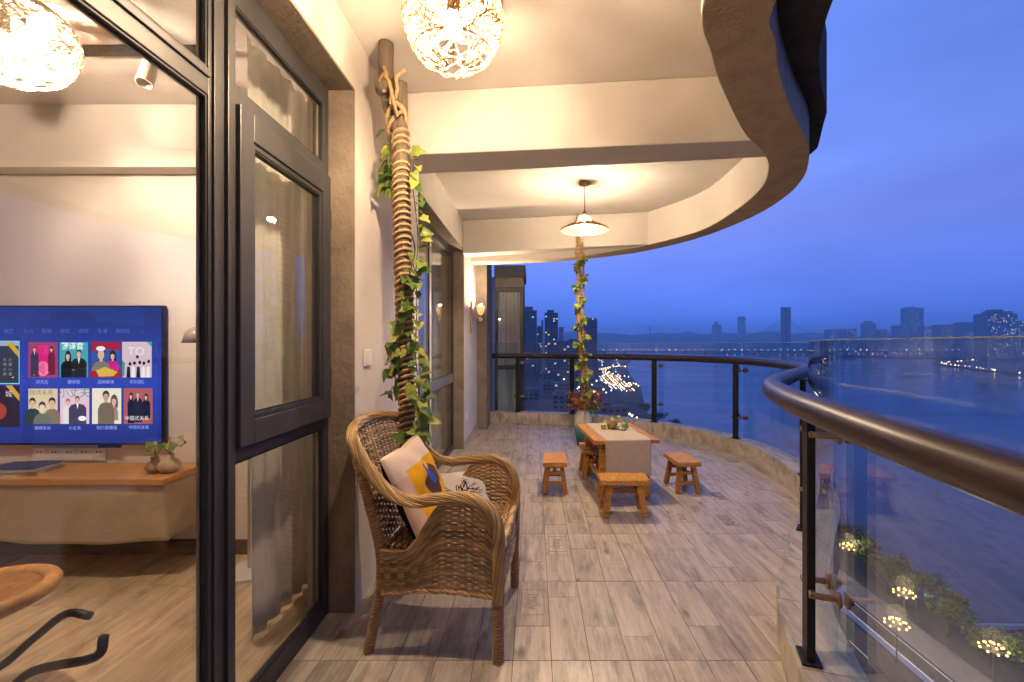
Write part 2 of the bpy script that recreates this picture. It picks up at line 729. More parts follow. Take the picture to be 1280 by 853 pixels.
prints = [t for t in PLANKS if t[3] - t[2] > .25 and 1.6 < t[2] < 5.2 and -.4 < t[1] < floor_x(t[2]) - .3 and floor_x(t[3]) - .25 > t[1]]
rng.shuffle(prints)
for k, (poly, x, a, b) in enumerate(prints[:15]):
    cx_, cy_ = x + PW / 2, (a + b) / 2
    mt = Matrix.Translation((cx_, cy_, .0012)) @ Matrix.Rotation(pi / 2 * (1 if k % 2 else -1), 4, 'Z')
    if k % 3 < 2:
        text_mesh('Italy', .085, M['print'], 'stencil_lettering', floor, mt, font_bold=.0012)
        s = MB()
        w, h = .105, .052
        for (x0, x1, y0, y1) in ((-w, w, h, h + .004), (-w, w, -h - .004, -h), (-w - .004, -w, -h, h), (w, w + .004, -h, h)):
            s.box(x0, x1, y0, y1, -.0004, .0)
    else:
        s = MB()
        for q in range(7):
            s.box(-.10 + q * .03, -.10 + q * .03 + .012 + .008 * (q % 3), -.045, .045 - .02 * (q % 2), -.0004, 0)
    me = s.mesh('stencil_frame', M['print'])
    me.transform(mt)
    link_mesh('stencil_frame', me, floor)

# ================================================================== kerb of tiles along the curve
KH = .175
kerb = tag(MB().strip(list(offset(CP, -.028)), list(CO), -.16, KH - .012).build('balcony_kerb', M['grout']),
           'low curved kerb clad in wood look tiles under the glass railing', 'kerb', kind='structure')
M['kerb_tile'] = wood_tile_mat('kerb_tile', (.33, .28, .22), (.54, .48, .39), .45)
per = 22
i = 0
kin, kmid, kout = offset(CP, -.045), offset(CP, -.033), offset(CP, .155)
while i < len(CP) - 3:
    j = min(i + per, len(CP) - 1)
    if j - i > 3 and CP[i, 1] > -.9:
        sl = slice(i, j + 1)

        def trim(P):
            Q = P[sl].copy()
            Q[0] += (Q[1] - Q[0]) * .08
            Q[-1] += (Q[-2] - Q[-1]) * .08
            return [tuple(q) for q in Q[::3]] + [tuple(Q[-1])]
        MB().strip(trim(kmid), trim(kout), KH - .012, KH).build('kerb_tile', M['kerb_tile'], kerb)
        MB().strip(trim(kin), trim(kmid), .001, KH - .001).build('kerb_tile', M['kerb_tile'], kerb)
    i = j

# ================================================================== house wall of the balcony
WX0, WX1 = -1.06, -.84                       # wall thickness
CZ = 2.70                                    # ceiling
w = MB()
w.box(WX0, WX1, 2.13, 3.30, -.16, CZ)        # pier with the light switch
w.box(WX0, WX1, -1.6, 2.13, 2.44, CZ)        # lintels
w.box(WX0, WX1, 3.30, 5.42, 2.36, CZ)
w.box(WX0, WX1, 5.42, 6.66, -.16, CZ)        # pier with the wall lamp
wall = tag(w.build('balcony_wall', M['plaster']), 'pale plastered balcony wall between the window openings', 'wall', kind='structure')
r = MB()                                     # brown rendered reveals, proud of the plaster ends
r.box(WX0 + .03, WX1 + .002, 2.118, 2.13 - .0005, 0, 2.438)
r.box(WX0 + .03, WX1 + .002, -1.6, 2.118, 2.428, 2.4395)
r.build('window_reveal', M['render'], wall)
r = MB()
r.box(WX0 + .03, WX1 + .002, 5.408, 5.4195, 0, 2.358)
r.box(WX0 + .03, WX1 + .002, 3.30, 5.408, 2.349, 2.3595)
r.build('window_reveal', M['render'], wall)
sk = MB().box(WX1, WX1 + .012, 5.425, 6.655, 0, .09).build('skirting', M['tile'], wall)
# far end column
ec = tag(MB().box(-1.06, -.695, 6.66, 7.42, -.16, 2.72).build('end_column', M['render'], bevel=.006),
         'brown rendered column at the far end beside the wall lamp', 'column', kind='structure')
# unseen wall behind the camera, added to block reflections
tag(MB().box(-1.06, 1.6, -1.75, -1.6, -.16, CZ).build('end_wall', M['plaster']), 'unseen plastered wall added to close the near end of the balcony', 'wall', kind='structure')

# ================================================================== slab above: ceiling, beams, curved edge beam, outer ledge
EI = catmull([(.75, -1.6), (.55, -.6), (.47, .2), (.47, .8), (.54, 1.445), (.66, 1.70), (.809, 1.95), (1.087, 2.35), (1.295, 2.58), (1.45, 2.816), (1.585, 3.186),
              (1.64, 3.72), (1.60, 4.345), (1.352, 4.85), (1.03, 5.27), (.45, 5.75), (-.19, 5.98), (-.84, 6.05)], 12)
EO = catmull([(.97, -1.6), (.77, -.6), (.69, .2), (.69, .8), (.764, 1.445), (.87, 1.644), (1.003, 1.86), (1.214, 2.142), (1.46, 2.441), (1.622, 2.695), (1.764, 3.0), (1.855, 3.395),
              (1.862, 3.907), (1.712, 4.602), (1.441, 5.135), (1.09, 5.547), (.33, 6.0), (-.84, 6.30)], 12)
n = min(len(EI), len(EO))
def eq(P, n):
    return resample(P, np.linalg.norm(np.diff(P, axis=0), axis=1).sum() / (n - 1) + 1e-9)
EI = eq(EI, 240)
EO = eq(EO, 240)
m_ = min(len(EI), len(EO))
EI, EO = EI[:m_], EO[:m_]
c = MB()
A = [(-1.06, p[1]) for p in EO]
c.strip(A, [tuple(p) for p in EO], CZ, CZ + .16)
ceil = tag(c.build('balcony_ceiling', M['ceiling']), 'cream painted balcony ceiling crossed by two beams', 'ceiling', kind='structure')
EB = 2.335
e = MB()
e.strip([tuple(p) for p in EI], [tuple(p) for p in EO], EB, CZ - .001)
# soffit and outer face rendered, inner face painted
e2 = MB()
e2.strip([tuple(p) for p in offset(EI, -.004)], [tuple(p) for p in offset(EI, .0)], EB + .003, CZ - .002)
e2.build('edge_beam_lining', M['ceiling'], ceil)
e.build('edge_beam', M['edge'], ceil)
b = MB()
b.hexa([(-.84, 2.64, 2.34), (1.40, 2.42, 2.34), (1.40, 2.66, 2.34), (-.84, 2.95, 2.34), (-.84, 2.64, CZ - .001), (1.40, 2.42, CZ - .001), (1.40, 2.66, CZ - .001), (-.84, 2.95, CZ - .001)])
b.build('beam', M['ceiling'], ceil, bevel=.008)
b = MB()
b.hexa([(-.84, 5.35, 2.31), (1.40, 4.98, 2.345), (1.40, 5.05, 2.345), (-.84, 5.60, 2.31), (-.84, 5.35, CZ - .001), (1.40, 4.98, CZ - .001), (1.40, 5.05, CZ - .001), (-.84, 5.60, CZ - .001)])
b.build('beam', M['ceiling'], ceil, bevel=.008)
# outer ledge of the upper slab following the railing line
UO = eq(CP[(CP[:, 1] > -1.5)], 240)[:m_]
UI = eq(offset(EO, .002), m_)[:m_]
m2 = min(len(UO), len(UI), m_)
c = MB()
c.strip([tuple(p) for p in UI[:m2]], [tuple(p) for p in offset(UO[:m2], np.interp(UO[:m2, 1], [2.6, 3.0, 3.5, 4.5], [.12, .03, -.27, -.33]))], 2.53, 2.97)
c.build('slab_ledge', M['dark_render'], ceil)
g = MB()
g.strip([tuple(p) for p in offset(UO[:m2], np.interp(UO[:m2, 1], [2.6, 3.0, 3.5, 4.5], [.06, -.03, -.33, -.39]))], [tuple(p) for p in offset(UO[:m2], np.interp(UO[:m2, 1], [2.6, 3.0, 3.5, 4.5], [.072, -.018, -.318, -.378]))], 2.975, 3.95)
tag(g.build('upper_balcony_glass', M['rail_glass'], smooth=False), 'curved glass parapet of the balcony above', 'glass railing')

# ================================================================== railing
M['glass_edge'] = mat('polished_glass_edge', (.22, .26, .24), .25, var=.05)
rail = thing('balcony_railing', 'curved glass balcony railing with brown round handrail and black posts', 'railing', (0, 0, 0))
ro = np.interp(CP[:, 1], [-2, 2.6, 4.2, 8], [-.06, -.06, -.01, -.0])
RL = offset(CP, ro)[::4]
RZ = 1.06
M['rail'] = mat('brown_rail', (0.022, 0.012, 0.009), 0.14, var=0.12, scale=9, spec=0.4)
M['rail'].node_tree.nodes['Principled BSDF'].inputs['Roughness'].default_value = .34
MB().tube([(p[0], p[1], RZ) for p in RL], .041, 20).build('handrail', M['rail'], rail, smooth=True)


def path_at(P, x0, y0):
    i = int(np.argmin((P[:, 0] - x0) ** 2 + (P[:, 1] - y0) ** 2))
    t = P[min(i + 2, len(P) - 1)] - P[max(i - 2, 0)]
    t /= np.linalg.norm(t)
    return i, P[i], t, np.array((t[1], -t[0]))


POSTS = [(.70, .10), (.935, 1.55), (1.56, 2.64), (2.19, 3.72), (2.27, 5.17), (1.64, 6.27), (.58, 6.98), (-.27, 7.17)]
idx = []
for (x0, y0) in POSTS:
    i, p, t, nn = path_at(CP, x0, y0)
    idx.append(i)
    s = MB()
    T = Vector((t[0], t[1], 0))
    Nn = Vector((nn[0], nn[1], 0))
    P0 = Vector((p[0], p[1], 0))
    s.bar(P0 + Vector((0, 0, KH + .001)), P0 + Vector((0, 0, RZ - .022)), .068, .026, up=Nn)
    s.bar(P0 + Vector((0, 0, KH + .001)), P0 + Vector((0, 0, KH + .009)), .10, .062, up=Nn)
    s.bar(P0 + Vector((0, 0, RZ - .026)) - T * .001, P0 + Vector((0, 0, RZ - .019)), .095, .085, up=Nn)
    po = s.build('post', M['post'], rail, bevel=.003)
    for (zz, sd) in ((.95, -1), (.95, 1), (.42, -1), (.42, 1)):
        k = MB()
        q = P0 + T * .033 * sd + Vector((0, 0, zz))
        a_ = q + T * .028 * sd
        k.tube([q, a_], .010, 10)
        k.tube([a_ - T * .004 * sd - Nn * .012, a_ + Nn * .072], .011, 10)
        k.tube([a_ + Nn * .066, a_ + Nn * .0765], .026, 16)
        k.tube([a_ + Nn * .0925, a_ + Nn * .100], .026, 16)
        k.tube([a_ + Nn * .099, a_ + Nn * .112], .013, 10)
        k.build('glass_clamp', M['brass'], po, smooth=False, bevel=.0015)
ends = [8] + idx + [len(CP) - 1]
for a, b in zip(ends[:-1], ends[1:]):
    if b - a < 8:
        continue
    a2, b2 = a + 1, b - 1
    gi, go = offset(CP, .078)[a2:b2 + 1], offset(CP, .091)[a2:b2 + 1]
    if gi[:, 1].max() < 1.7 and gi[:, 1].min() > -.1:      # the near panel is one flat sheet
        gi, go = gi[[0, -1]], go[[0, -1]]
    gp = MB().strip([tuple(p) for p in gi], [tuple(p) for p in go], .06, 1.262).build('glass_panel', M['rail_glass'], rail)
    MB().strip([tuple(p) for p in gi], [tuple(p) for p in go], 1.2622, 1.2652).build('glass_edge', M['glass_edge'], gp)

# ================================================================== living room behind the big window
RX, RY0, RY1, RCZ = -4.6, -1.6, 2.72, 2.62
rf = tag(MB().box(RX, -1.03, RY0, RY1, -.16, -.012).build('room_floor', M['grout']), 'oak laminate floor inside the living room', 'floor', kind='structure')
rng = random.Random(11)
x = -1.04
while x > -3.9:
    y = -1.0 + rng.uniform(-.6, 0)
    while y < RY1 - .02:
        y1 = min(y + 1.22, RY1 - .012)
        if y1 - y > .05 and y1 > .2:
            MB().box(x - .1935, x - .0005, max(y, .0) + .0006, y1 - .0006, -.012, 0).build('board', M['laminate'], rf, fix=False)
        y += 1.22
    x -= .194
rw = MB()
rw.box(RX, -1.061, RY1, RY1 + .12, -.16, RCZ + .08)
tvw = tag(rw.build('room_wall', M['room_wall']), 'pinkish white living room wall behind the television', 'wall', kind='structure')
MB().box(RX, -1.062, RY1 - .014, RY1 - .0005, .0, .085).build('skirting', M['skirting'], tvw)
b = MB()
b.box(RX, -1.062, RY1 - .11, RY1 - .0006, 2.262, RCZ)
b.build('ceiling_beam', M['room_wall'], tvw)
tag(MB().box(RX - .12, RX - .001, RY0, RY1 + .12, -.16, RCZ + .08).build('room_side_wall', M['room_wall']), 'far side wall of the living room', 'wall', kind='structure')
tag(MB().box(RX, -1.061, RY0 - .12, RY0, -.16, RCZ + .08).build('room_back_wall', M['room_wall']), 'back wall of the living room', 'wall', kind='structure')
tag(MB().box(RX, -1.0605, RY0 + .001, RY1 - .0008, RCZ + .001, RCZ + .079).build('room_ceiling', M['room_wall']), 'plain living room ceiling with a spotlight track', 'ceiling', kind='structure')
# second room behind the far window
r2 = MB()
r2.box(-4.0, -1.061, 2.85, 2.95, -.16, 2.7)
r2.box(-4.0, -1.061, 6.2, 6.3, -.16, 2.7)
r2.box(-4.1, -4.0, 2.85, 6.3, -.16, 2.7)
r2.box(-4.0, -1.061, 2.951, 6.199, 2.62, 2.7)
r2.box(-4.0, -1.03, 2.951, 6.199, -.16, -.002)
tag(r2.build('bedroom_shell', M['room_wall']), 'white walls of the room behind the far sliding window', 'wall', kind='structure')
# ================================================================== big window beside the camera
GX = -.955                                   # outer face of the frame
win = thing('picture_window', 'large dark grey framed window beside the camera with a hinged casement', 'window', (GX, 1.38, 0))
D0, D1 = -.990, GX                           # frame depth


def frame_bar(y0, y1, z0, z1, x0=D0, x1=D1, name='frame_bar', par=None, bev=.003, m=None):
    return MB().box(x0, x1, y0, y1, z0, z1).build(name, m or M['frame'], par or win, bevel=bev)


def pane(y0, y1, z0, z1, par=None, x=-.974, glz=None, bead=True):
    g = MB().box(x - .004, x + .004, y0 - .008, y1 + .008, z0 - .008, z1 + .008).build('pane', glz or M['glass'], par or win)
    if bead:
        s = MB()
        t, d = .006, .010
        for xx in (x + .0045,):
            s.box(xx, xx + d, y0 + .0005, y0 + t, z0 + t, z1 - t)
            s.box(xx, xx + d, y1 - t, y1 - .0005, z0 + t, z1 - t)
            s.box(xx, xx + d, y0 + .0005, y1 - .0005, z0 + .0005, z0 + t)
            s.box(xx, xx + d, y0 + .0005, y1 - .0005, z1 - t, z1 - .0005)
        s.build('gasket', M['gasket'], g)
        s = MB()
        t = .007
        for xx in (x - .0125,):
            s.box(xx, xx + .008, y0 + .0005, y0 + t, z0 + t, z1 - t)
            s.box(xx, xx + .008, y1 - t, y1 - .0005, z0 + t, z1 - t)
            s.box(xx, xx + .008, y0 + .0005, y1 - .0005, z0 + .0005, z0 + t)
            s.box(xx, xx + .008, y0 + .0005, y1 - .0005, z1 - t, z1 - .0005)
        s.build('spacer', M['bead'], g)
    return g


frame_bar(-.50, -.42, .0, 2.428, name='jamb')
frame_bar(2.065, 2.117, .0, 2.428, name='jamb')
frame_bar(-.42, 2.065, .0, .082, name='sill_rail')
frame_bar(-.42, 2.065, 2.335, 2.428, name='head_rail')
frame_bar(1.336, 1.448, .082, 2.335, name='mullion')
frame_bar(1.350, 1.362, .082, 2.335, x0=GX, x1=GX + .008, name='mullion_rib', bev=.002)
frame_bar(1.405, 1.440, .082, 2.335, x0=GX, x1=GX + .012, name='mullion_rib', bev=.002)
frame_bar(-.42, 1.336, 1.978, 2.060, name='transom')
frame_bar(-.42, 1.336, 2.028, 2.050, x0=GX, x1=GX + .008, name='transom_rib', bev=.002)
frame_bar(1.448, 2.065, 2.005, 2.072, name='transom')
frame_bar(1.448, 2.065, .868, .93, name='transom')
pane(-.42, 1.336, .082, 1.978)
pane(-.42, 1.336, 2.060, 2.335)
pane(1.448, 2.065, 2.072, 2.335)
pane(1.448, 2.065, .082, .868)
# inner step of the lower rails
frame_bar(-.42, 1.336, .082, .098, x0=-.965, x1=GX - .004, name='glazing_bar', bev=.002)
frame_bar(1.448, 2.065, .082, .10, x0=-.965, x1=GX - .004, name='glazing_bar', bev=.002)
# casement sash, proud of the frame
SX0, SX1 = GX + .0006, GX + .026
sash = MB()
y0, y1, z0, z1 = 1.442, 2.082, .918, 2.010
ya, yb, za, zb = 1.513, 2.012, 1.000, 1.920
sash.box(SX0, SX1, y0, ya, z0, z1).box(SX0, SX1, yb, y1, z0, z1).box(SX0, SX1, ya, yb, z0, za).box(SX0, SX1, ya, yb, zb, z1)
sash = sash.build('casement', M['frame'], win, bevel=.003)
s = MB()
for (a0, a1, b0, b1) in ((ya, ya + .018, za, zb), (yb - .018, yb, za, zb), (ya + .018, yb - .018, za, za + .018), (ya + .018, yb - .018, zb - .018, zb)):
    s.box(GX - .02, SX1 - .008, a0, a1, b0, b1)
s.build('glazing_bead', M['frame'], sash, bevel=.002)
g = MB().box(GX - .004, GX + .004, ya + .012, yb - .012, za + .012, zb - .012).build('pane', M['glass'], sash)
s = MB()
for (a0, a1, b0, b1) in ((ya + .018, ya + .024, za + .018, zb - .018), (yb - .024, yb - .018, za + .018, zb - .018), (ya + .024, yb - .024, za + .018, za + .024), (ya + .024, yb - .024, zb - .024, zb - .018)):
    s.box(GX + .0045, SX1 - .012, a0, a1, b0, b1)
s.build('gasket', M['gasket'], sash)
for zz in (1.10, 1.82):
    MB().tube([(GX + .018, 2.089, zz - .045), (GX + .018, 2.089, zz + .045)], .007, 10).build('hinge', M['frame'], sash, smooth=False)

# ================================================================== far sliding window
w2 = thing('sliding_window', 'far dark framed sliding window beyond the rope wrapped post', 'window', (GX, 4.35, 0))
frame_bar(3.305, 3.37, 0, 2.348, par=w2, name='jamb')
frame_bar(5.345, 5.407, 0, 2.348, par=w2, name='jamb')
frame_bar(3.37, 5.345, 0, .07, par=w2, name='sill_rail')
frame_bar(3.37, 5.345, 2.27, 2.348, par=w2, name='head_rail')
frame_bar(3.37, 5.345, .80, .90, par=w2, name='transom', m=mat('grey_rail', (.16, .16, .165), .4))
frame_bar(4.17, 4.23, .07, .80, par=w2, name='mullion', m=mat('white_mullion', (.55, .54, .52), .4))
frame_bar(4.17, 4.23, .90, 2.27, par=w2, name='mullion', m=mat('white_mullion', (.55, .54, .52), .4))
for (a, b, c_, d) in ((3.37, 4.17, .07, .80), (4.23, 5.345, .07, .80), (3.37, 4.17, .90, 2.27), (4.23, 5.345, .90, 2.27)):
    pane(a, b, c_, d, par=w2)


# ================================================================== bay window beyond the far end of the balcony
bw = thing('bay_window', 'dark framed bay window with pale curtain beyond the far railing', 'window', (-.42, 7.7, 0))
bx0, bx1, by = -.66, -.18, 7.62
s = MB()
s.box(bx0, bx1, by, by + .9, 2.20, 2.36)
s.build('roof_cap', M['render'], bw)
MB().box(bx0 - .01, bx1 + .03, by - .03, by + .93, 2.362, 2.56).build('fascia', mat('dark_fascia', (.06, .055, .06), .6), bw, bevel=.01)
s = MB()
s.box(bx0, bx0 + .05, by, by + .07, -.6, 2.198).box(bx1 - .06, bx1, by, by + .07, -.6, 2.198)
s.box(bx0 + .05, bx1 - .06, by, by + .07, 2.12, 2.198).box(bx0 + .05, bx1 - .06, by, by + .07, .82, .89).box(bx0 + .05, bx1 - .06, by, by + .07, -.6, -.3)
s.box(bx1 - .06, bx1, by + .83, by + .90, -.6, 2.198)
s.build('frame', M['frame'], bw, bevel=.003)
MB().box(bx0 + .05, bx1 - .06, by + .03, by + .038, .89, 2.12).build('pane', M['glass'], bw)
MB().box(bx0 + .05, bx1 - .06, by + .03, by + .038, -.3, .82).build('pane', M['glass'], bw)
MB().box(bx1 - .034, bx1 - .026, by + .07, by + .83, -.6, 2.198).build('pane', M['glass'], bw)
MB().box(bx0 - .3, bx1 - .1, by + .905, by + 1.0, -.6, 2.5).build('back_wall', M['plaster'], bw)


def curtain(name, label, y0, y1, x, z0, z1, folds, amp, seed, axis='y', gather=0.0, group=None):
    rr = random.Random(seed)
    ph = [rr.uniform(0, 6.28) for _ in range(5)]

    def fn(u, v):
        z = z0 + (z1 - z0) * v
        k = 1 - gather * (1 - v) * .4
        a = y0 + (y1 - y0) * (u - .5) * k + (y1 - y0) * .5
        o = amp * (sin(u * folds * 2 * pi + ph[0] + .5 * sin(v * 3 + ph[1])) + .45 * sin(u * folds * 4.6 * pi + ph[2]) * (.5 + .5 * v)) * (.75 + .25 * (1 - v))
        return (x + o, a, z) if axis == 'y' else (a, x + o, z)
    o = MB().grid(fn, int(folds * 14), 24).build(name, M['curtain'], smooth=True, solid=.0025, fix=False)
    return tag(o, label, 'curtain', group)


curtain('curtain', 'cream linen curtain gathered behind the casement of the near window', 1.84, 2.50, -1.17, .02, 2.50, 6, .013, 4, gather=.25)
curtain('curtain', 'white curtain hanging inside the far sliding window', 4.7, 5.45, -1.16, .03, 2.5, 9, .03, 9)
curtain('curtain', 'pale sheer curtain inside the bay window past the railing', -.62, -.24, 7.80, -.5, 2.14, 6, .02, 5, axis='x')

# ================================================================== pendant lamps
M['cane'] = mat('lamp_cane', (.42, .25, .09), .55, var=.25, scale=30, isl=.3)
M['cane_pale'] = mat('lamp_cane_pale', (.62, .50, .34), .55, var=.2, scale=30, isl=.25)
M['cane_dark'] = mat('lamp_cane_dark', (.20, .115, .05), .6, var=.25, scale=30, isl=.3)


def bulb(c, r, col, watts, parent, name='bulb', sz=1.35):
    o = MB().ball((0, 0, 0), r, 14, sz=sz).build(name, emit(name + '_glow', col, watts / (pi * 4 * pi * r * r)), parent, smooth=True)
    o.data.transform(Matrix.Translation(Vector(c)))
    return o


def woven_pendant(name, label, c, R_, zb, h_, n_hi, n_lo, seed, cz, col, watts, canes, rw=.0022):
    """globe of random cane strands, open at the bottom, on a cord from the ceiling at cz"""
    t_ = thing(name, label, 'pendant lamp', (c[0], c[1], zb))
    rr = random.Random(seed)
    P_ = [(0, .03), (.05, .085), (.16, .128), (.35, .158), (.55, .168), (.75, .158), (.9, .125), (1, .055)]

    def shade(th, f):
        r_ = float(np.interp(f, [a for a, b in P_], [b for a, b in P_])) * R_ / .168
        return Vector((c[0] + r_ * cos(th), c[1] + r_ * sin(th), zb + h_ * f))
    s = MB()
    n_cap = 240  # dense strands added round the top to block light towards the ceiling
    for k in range(n_hi + n_lo + n_cap):
        th = rr.uniform(0, 2 * pi)
        f = (.36 + .64 * rr.random()) if k > n_lo else rr.uniform(.0, .5)
        if k >= n_hi + n_lo:
            f = rr.uniform(.80, 1.0)
        dth, df = rr.choice([-1, 1]) * rr.uniform(.3, 1.0), rr.uniform(-.32, .32)
        wob = rr.uniform(.05, .16)
        ph = rr.uniform(0, 6)
        q = []
        for i in range(15):
            t = i / 14 - .5
            ff = min(1, max(.0, f + df * t + wob * sin(t * 6 + ph) * .7))
            p = shade(th + dth * t * 1.3, ff)
            c_ = Vector((c[0], c[1], p.z))
            q.append(p + (p - c_) * rr.uniform(-.03, .03))
        if k >= n_hi + n_lo:
            q = [shade(th + dth * (i / 14 - .5) * 2, min(1, max(.76, f + df * .5 * (i / 14 - .5)))) for i in range(15)]
        s.tube(q, rw * rr.uniform(.75, 1.15), 4, cap=False)
    s.build('woven_shade', canes, t_)
    s = MB()
    for k in range(9):
        th = 2 * pi * k / 9
        s.tube([shade(th, f) * 1.0 for f in np.linspace(0, 1, 14)], .0021, 5)
    for f in (0.02, .17, .9, 1):
        s.tube([shade(2 * pi * k / 36, f) for k in range(36)], .0024, 5, closed=True)
    s.build('shade_rib', canes, t_)
    zl = zb + h_ * .58
    MB().lathe([(.0001, .0), (.02, 0), (.022, .01), (.022, .07), (.012, .085), (.0001, .085)], (c[0], c[1], zl), 16).build('lamp_holder', M['post'], t_)
    MB().tube([(c[0], c[1], zl + .08), (c[0], c[1], cz - .01)], .003, 6).build('cord', M['post'], t_)
    MB().lathe([(.0001, 0), (.05, 0), (.052, .015), (.04, .028), (.0001, .028)], (c[0], c[1], cz - .029), 20).build('ceiling_rose', M['cane_dark'], t_)
    bulb((c[0], c[1], zl - .045), .030, col, watts, t_, sz=1.35)
    return t_


woven_pendant('rattan_pendant', 'round loosely woven rattan pendant lamp glowing above the near balcony', (-.275, 1.55), .168, 2.183, .325, 200, 46, 21, CZ, (1, .72, .46), 72, M['cane'], .0019)
woven_pendant('rattan_pendant', 'large pale woven pendant lamp glowing inside the living room', (-1.985, 1.70), .215, 2.235, .31, 330, 60, 22, RCZ, (1, .80, .60), 84, M['cane_pale'], .0021)

L2 = (.45, 4.09)
p2 = thing('hat_pendant', 'hat shaped woven rattan pendant lamp glowing above the low table', 'pendant lamp', (L2[0], L2[1], 2.2))


def hat(th, f):
    prof = [(0, .016, .135), (.2, .045, .10), (.4, .085, .055), (.6, .13, .028), (.8, .175, .010), (1, .212, -.012)]
    r_ = float(np.interp(f, [a[0] for a in prof], [a[1] for a in prof]))
    z_ = float(np.interp(f, [a[0] for a in prof], [a[2] for a in prof]))
    return Vector((L2[0] + r_ * cos(th), L2[1] + r_ * sin(th), 2.285 + z_))


s = MB()
for f in [.04, .08, .12, .16, .20, .24, .28, .32, .36, .40, .44, .48, .53, .59, .65, .71, .77, .83, .89, .95]:
    k = int(f * 100)
    s.tube([hat(2 * pi * i / 48, f) + Vector((0, 0, .0022 * (1 if (i + k) % 2 else -1))) for i in range(48)], .0026, 5, closed=True)
for k in range(26):
    s.tube([hat(2 * pi * k / 26, f) for f in np.linspace(0, 1, 9)], .0024, 4)
s.tube([hat(2 * pi * i / 48, 1.0) for i in range(48)], .006, 6, closed=True)
s.build('woven_shade', M['cane_dark'], p2)
MB().lathe([(.0001, 0), (.015, 0), (.017, .05), (.0001, .05)], (L2[0], L2[1], 2.385), 14).build('lamp_holder', M['brass'], p2)
MB().tube([(L2[0], L2[1], 2.43), (L2[0], L2[1], 2.69)], .0035, 6).build('cord', M['cane_dark'], p2)
MB().lathe([(.0001, 0), (.05, 0), (.055, .01), (.045, .022), (.0001, .022)], (L2[0], L2[1], 2.677), 20).build('ceiling_rose', M['cane_dark'], p2)
bulb((L2[0], L2[1], 2.352), .028, (1, .75, .50), 95, p2)

# wall lamp
SX, SY = -.84, 5.98
wl_ = thing('wall_lamp', 'small wooden wall lamp with an upturned glowing cup on the far pier', 'wall lamp', (SX, SY, 1.65))
M['pale_wood'] = mat('pale_wood', (.52, .27, .09), .45, var=.2, scale=10, stretch=(8, 8, 1))
MB().box(SX + .001, SX + .022, SY - .035, SY + .035, 1.38, 1.82).build('back_plate', M['pale_wood'], wl_, bevel=.01)
MB().tube([(SX + .02, SY, 1.60), (SX + .10, SY, 1.595), (SX + .135, SY, 1.60)], .008, 8).build('arm', M['pale_wood'], wl_, smooth=True)
M['shade_white'] = cloth_mat('shade_ceramic', (.75, .66, .52), .45)
MB().lathe([(.016, 0), (.032, .018), (.045, .05), (.052, .10), (.055, .125), (.051, .125), (.047, .10), (.040, .05), (.026, .02), (.012, .006)], (SX + .135, SY, 1.625), 20).build('cup_shade', M['shade_white'], wl_, smooth=True)
MB().ball((SX + .135, SY, 1.572), .030, 12, sz=.9).build('finial', mat('white_ceramic', (.75, .70, .62), .3), wl_, smooth=True)
MB().tube([(SX + .03, SY - .02, 1.75), (SX + .05, SY - .02, 1.84), (SX + .03, SY - .03, 1.93), (SX + .055, SY - .015, 2.0)], [.012, .010, .008, .004], 8).build('antler_hook', mat('driftwood', (.62, .50, .38), .7), wl_, smooth=True)
bulb((SX + .135, SY, 1.735), .026, (1, .76, .50), 85, wl_, sz=1.0)

# light switch
sw = thing('light_switch', 'white two gang light switch on the plaster beside the rope wrapped post', 'light switch', (-.84, 2.28, 1.18))
M['white_plastic'] = mat('white_plastic', (.72, .69, .64), .35, var=.02)
MB().box(-.8395, -.829, 2.235, 2.325, 1.138, 1.222).build('plate', M['white_plastic'], sw, bevel=.003)
MB().box(-.829, -.826, 2.243, 2.277, 1.148, 1.212).build('rocker', M['white_plastic'], sw, bevel=.001)
MB().box(-.829, -.826, 2.283, 2.317, 1.148, 1.212).build('rocker', M['white_plastic'], sw, bevel=.001)
so = thing('wall_socket', 'white wall socket low on the far pier under the wall lamp', 'socket', (-.84, 5.62, .35))
MB().box(-.8395, -.83, 5.58, 5.66, .31, .39).build('plate', M['white_plastic'], so, bevel=.003)

# ================================================================== rope wrapped post with ivy
M['log'] = mat('grey_log', (.15, .115, .08), .85, var=.35, scale=6, stretch=(9, 9, 1), bump=.5, bscale=20)
M['rope'] = mat('manila_rope', (.52, .345, .17), .8, var=.3, scale=90, bump=.6, bscale=160)
post = thing('log_post', 'grey log post wrapped in orange rope against the plaster wall', 'post', (-.645, 2.27, 0))


def axis1(z):
    t = z / 2.6
    return Vector((-.672 + .024 * t + .010 * sin(z * 2.1), 2.40 - .16 * t + .008 * sin(z * 1.7 + 1), z))


zz = np.linspace(0, 2.53, 40)
MB().tube([axis1(z) for z in zz], [.038 - .004 * (z / 2.6) + .002 * sin(z * 9) for z in zz], 14).build('trunk', M['log'], post, smooth=True)
MB().tube([(-.715, 2.20, 2.699), (-.717, 2.20, 2.60), (-.714, 2.205, 2.50), (-.70, 2.215, 2.40), (-.67, 2.25, 2.28)], [.036, .036, .037, .036, .030], 12).build('branch', M['log'], post, smooth=True)
MB().tube([(-.73, 2.19, 2.47), (-.715, 2.14, 2.465), (-.71, 2.115, 2.465)], [.034, .032, .028], 12).build('branch_stub', M['log'], post, smooth=True)
q = []
z = .06
a = 0
rg = random.Random(5)
while z < 2.30:
    c_ = axis1(z)
    rad = .0435 - .004 * z / 2.6 + .002 * sin(a * .37)
    q.append(c_ + Vector((cos(a) * rad, sin(a) * rad, .016 * sin(a + 2.6))))
    a += 2 * pi / 12
    pitch = .030 if not (2.13 < z < 2.2) else .06
    z += pitch / 12
MB().tube(q, .0072, 6).build('rope', M['rope'], post, smooth=True)
s = MB()
c_ = axis1(2.36)
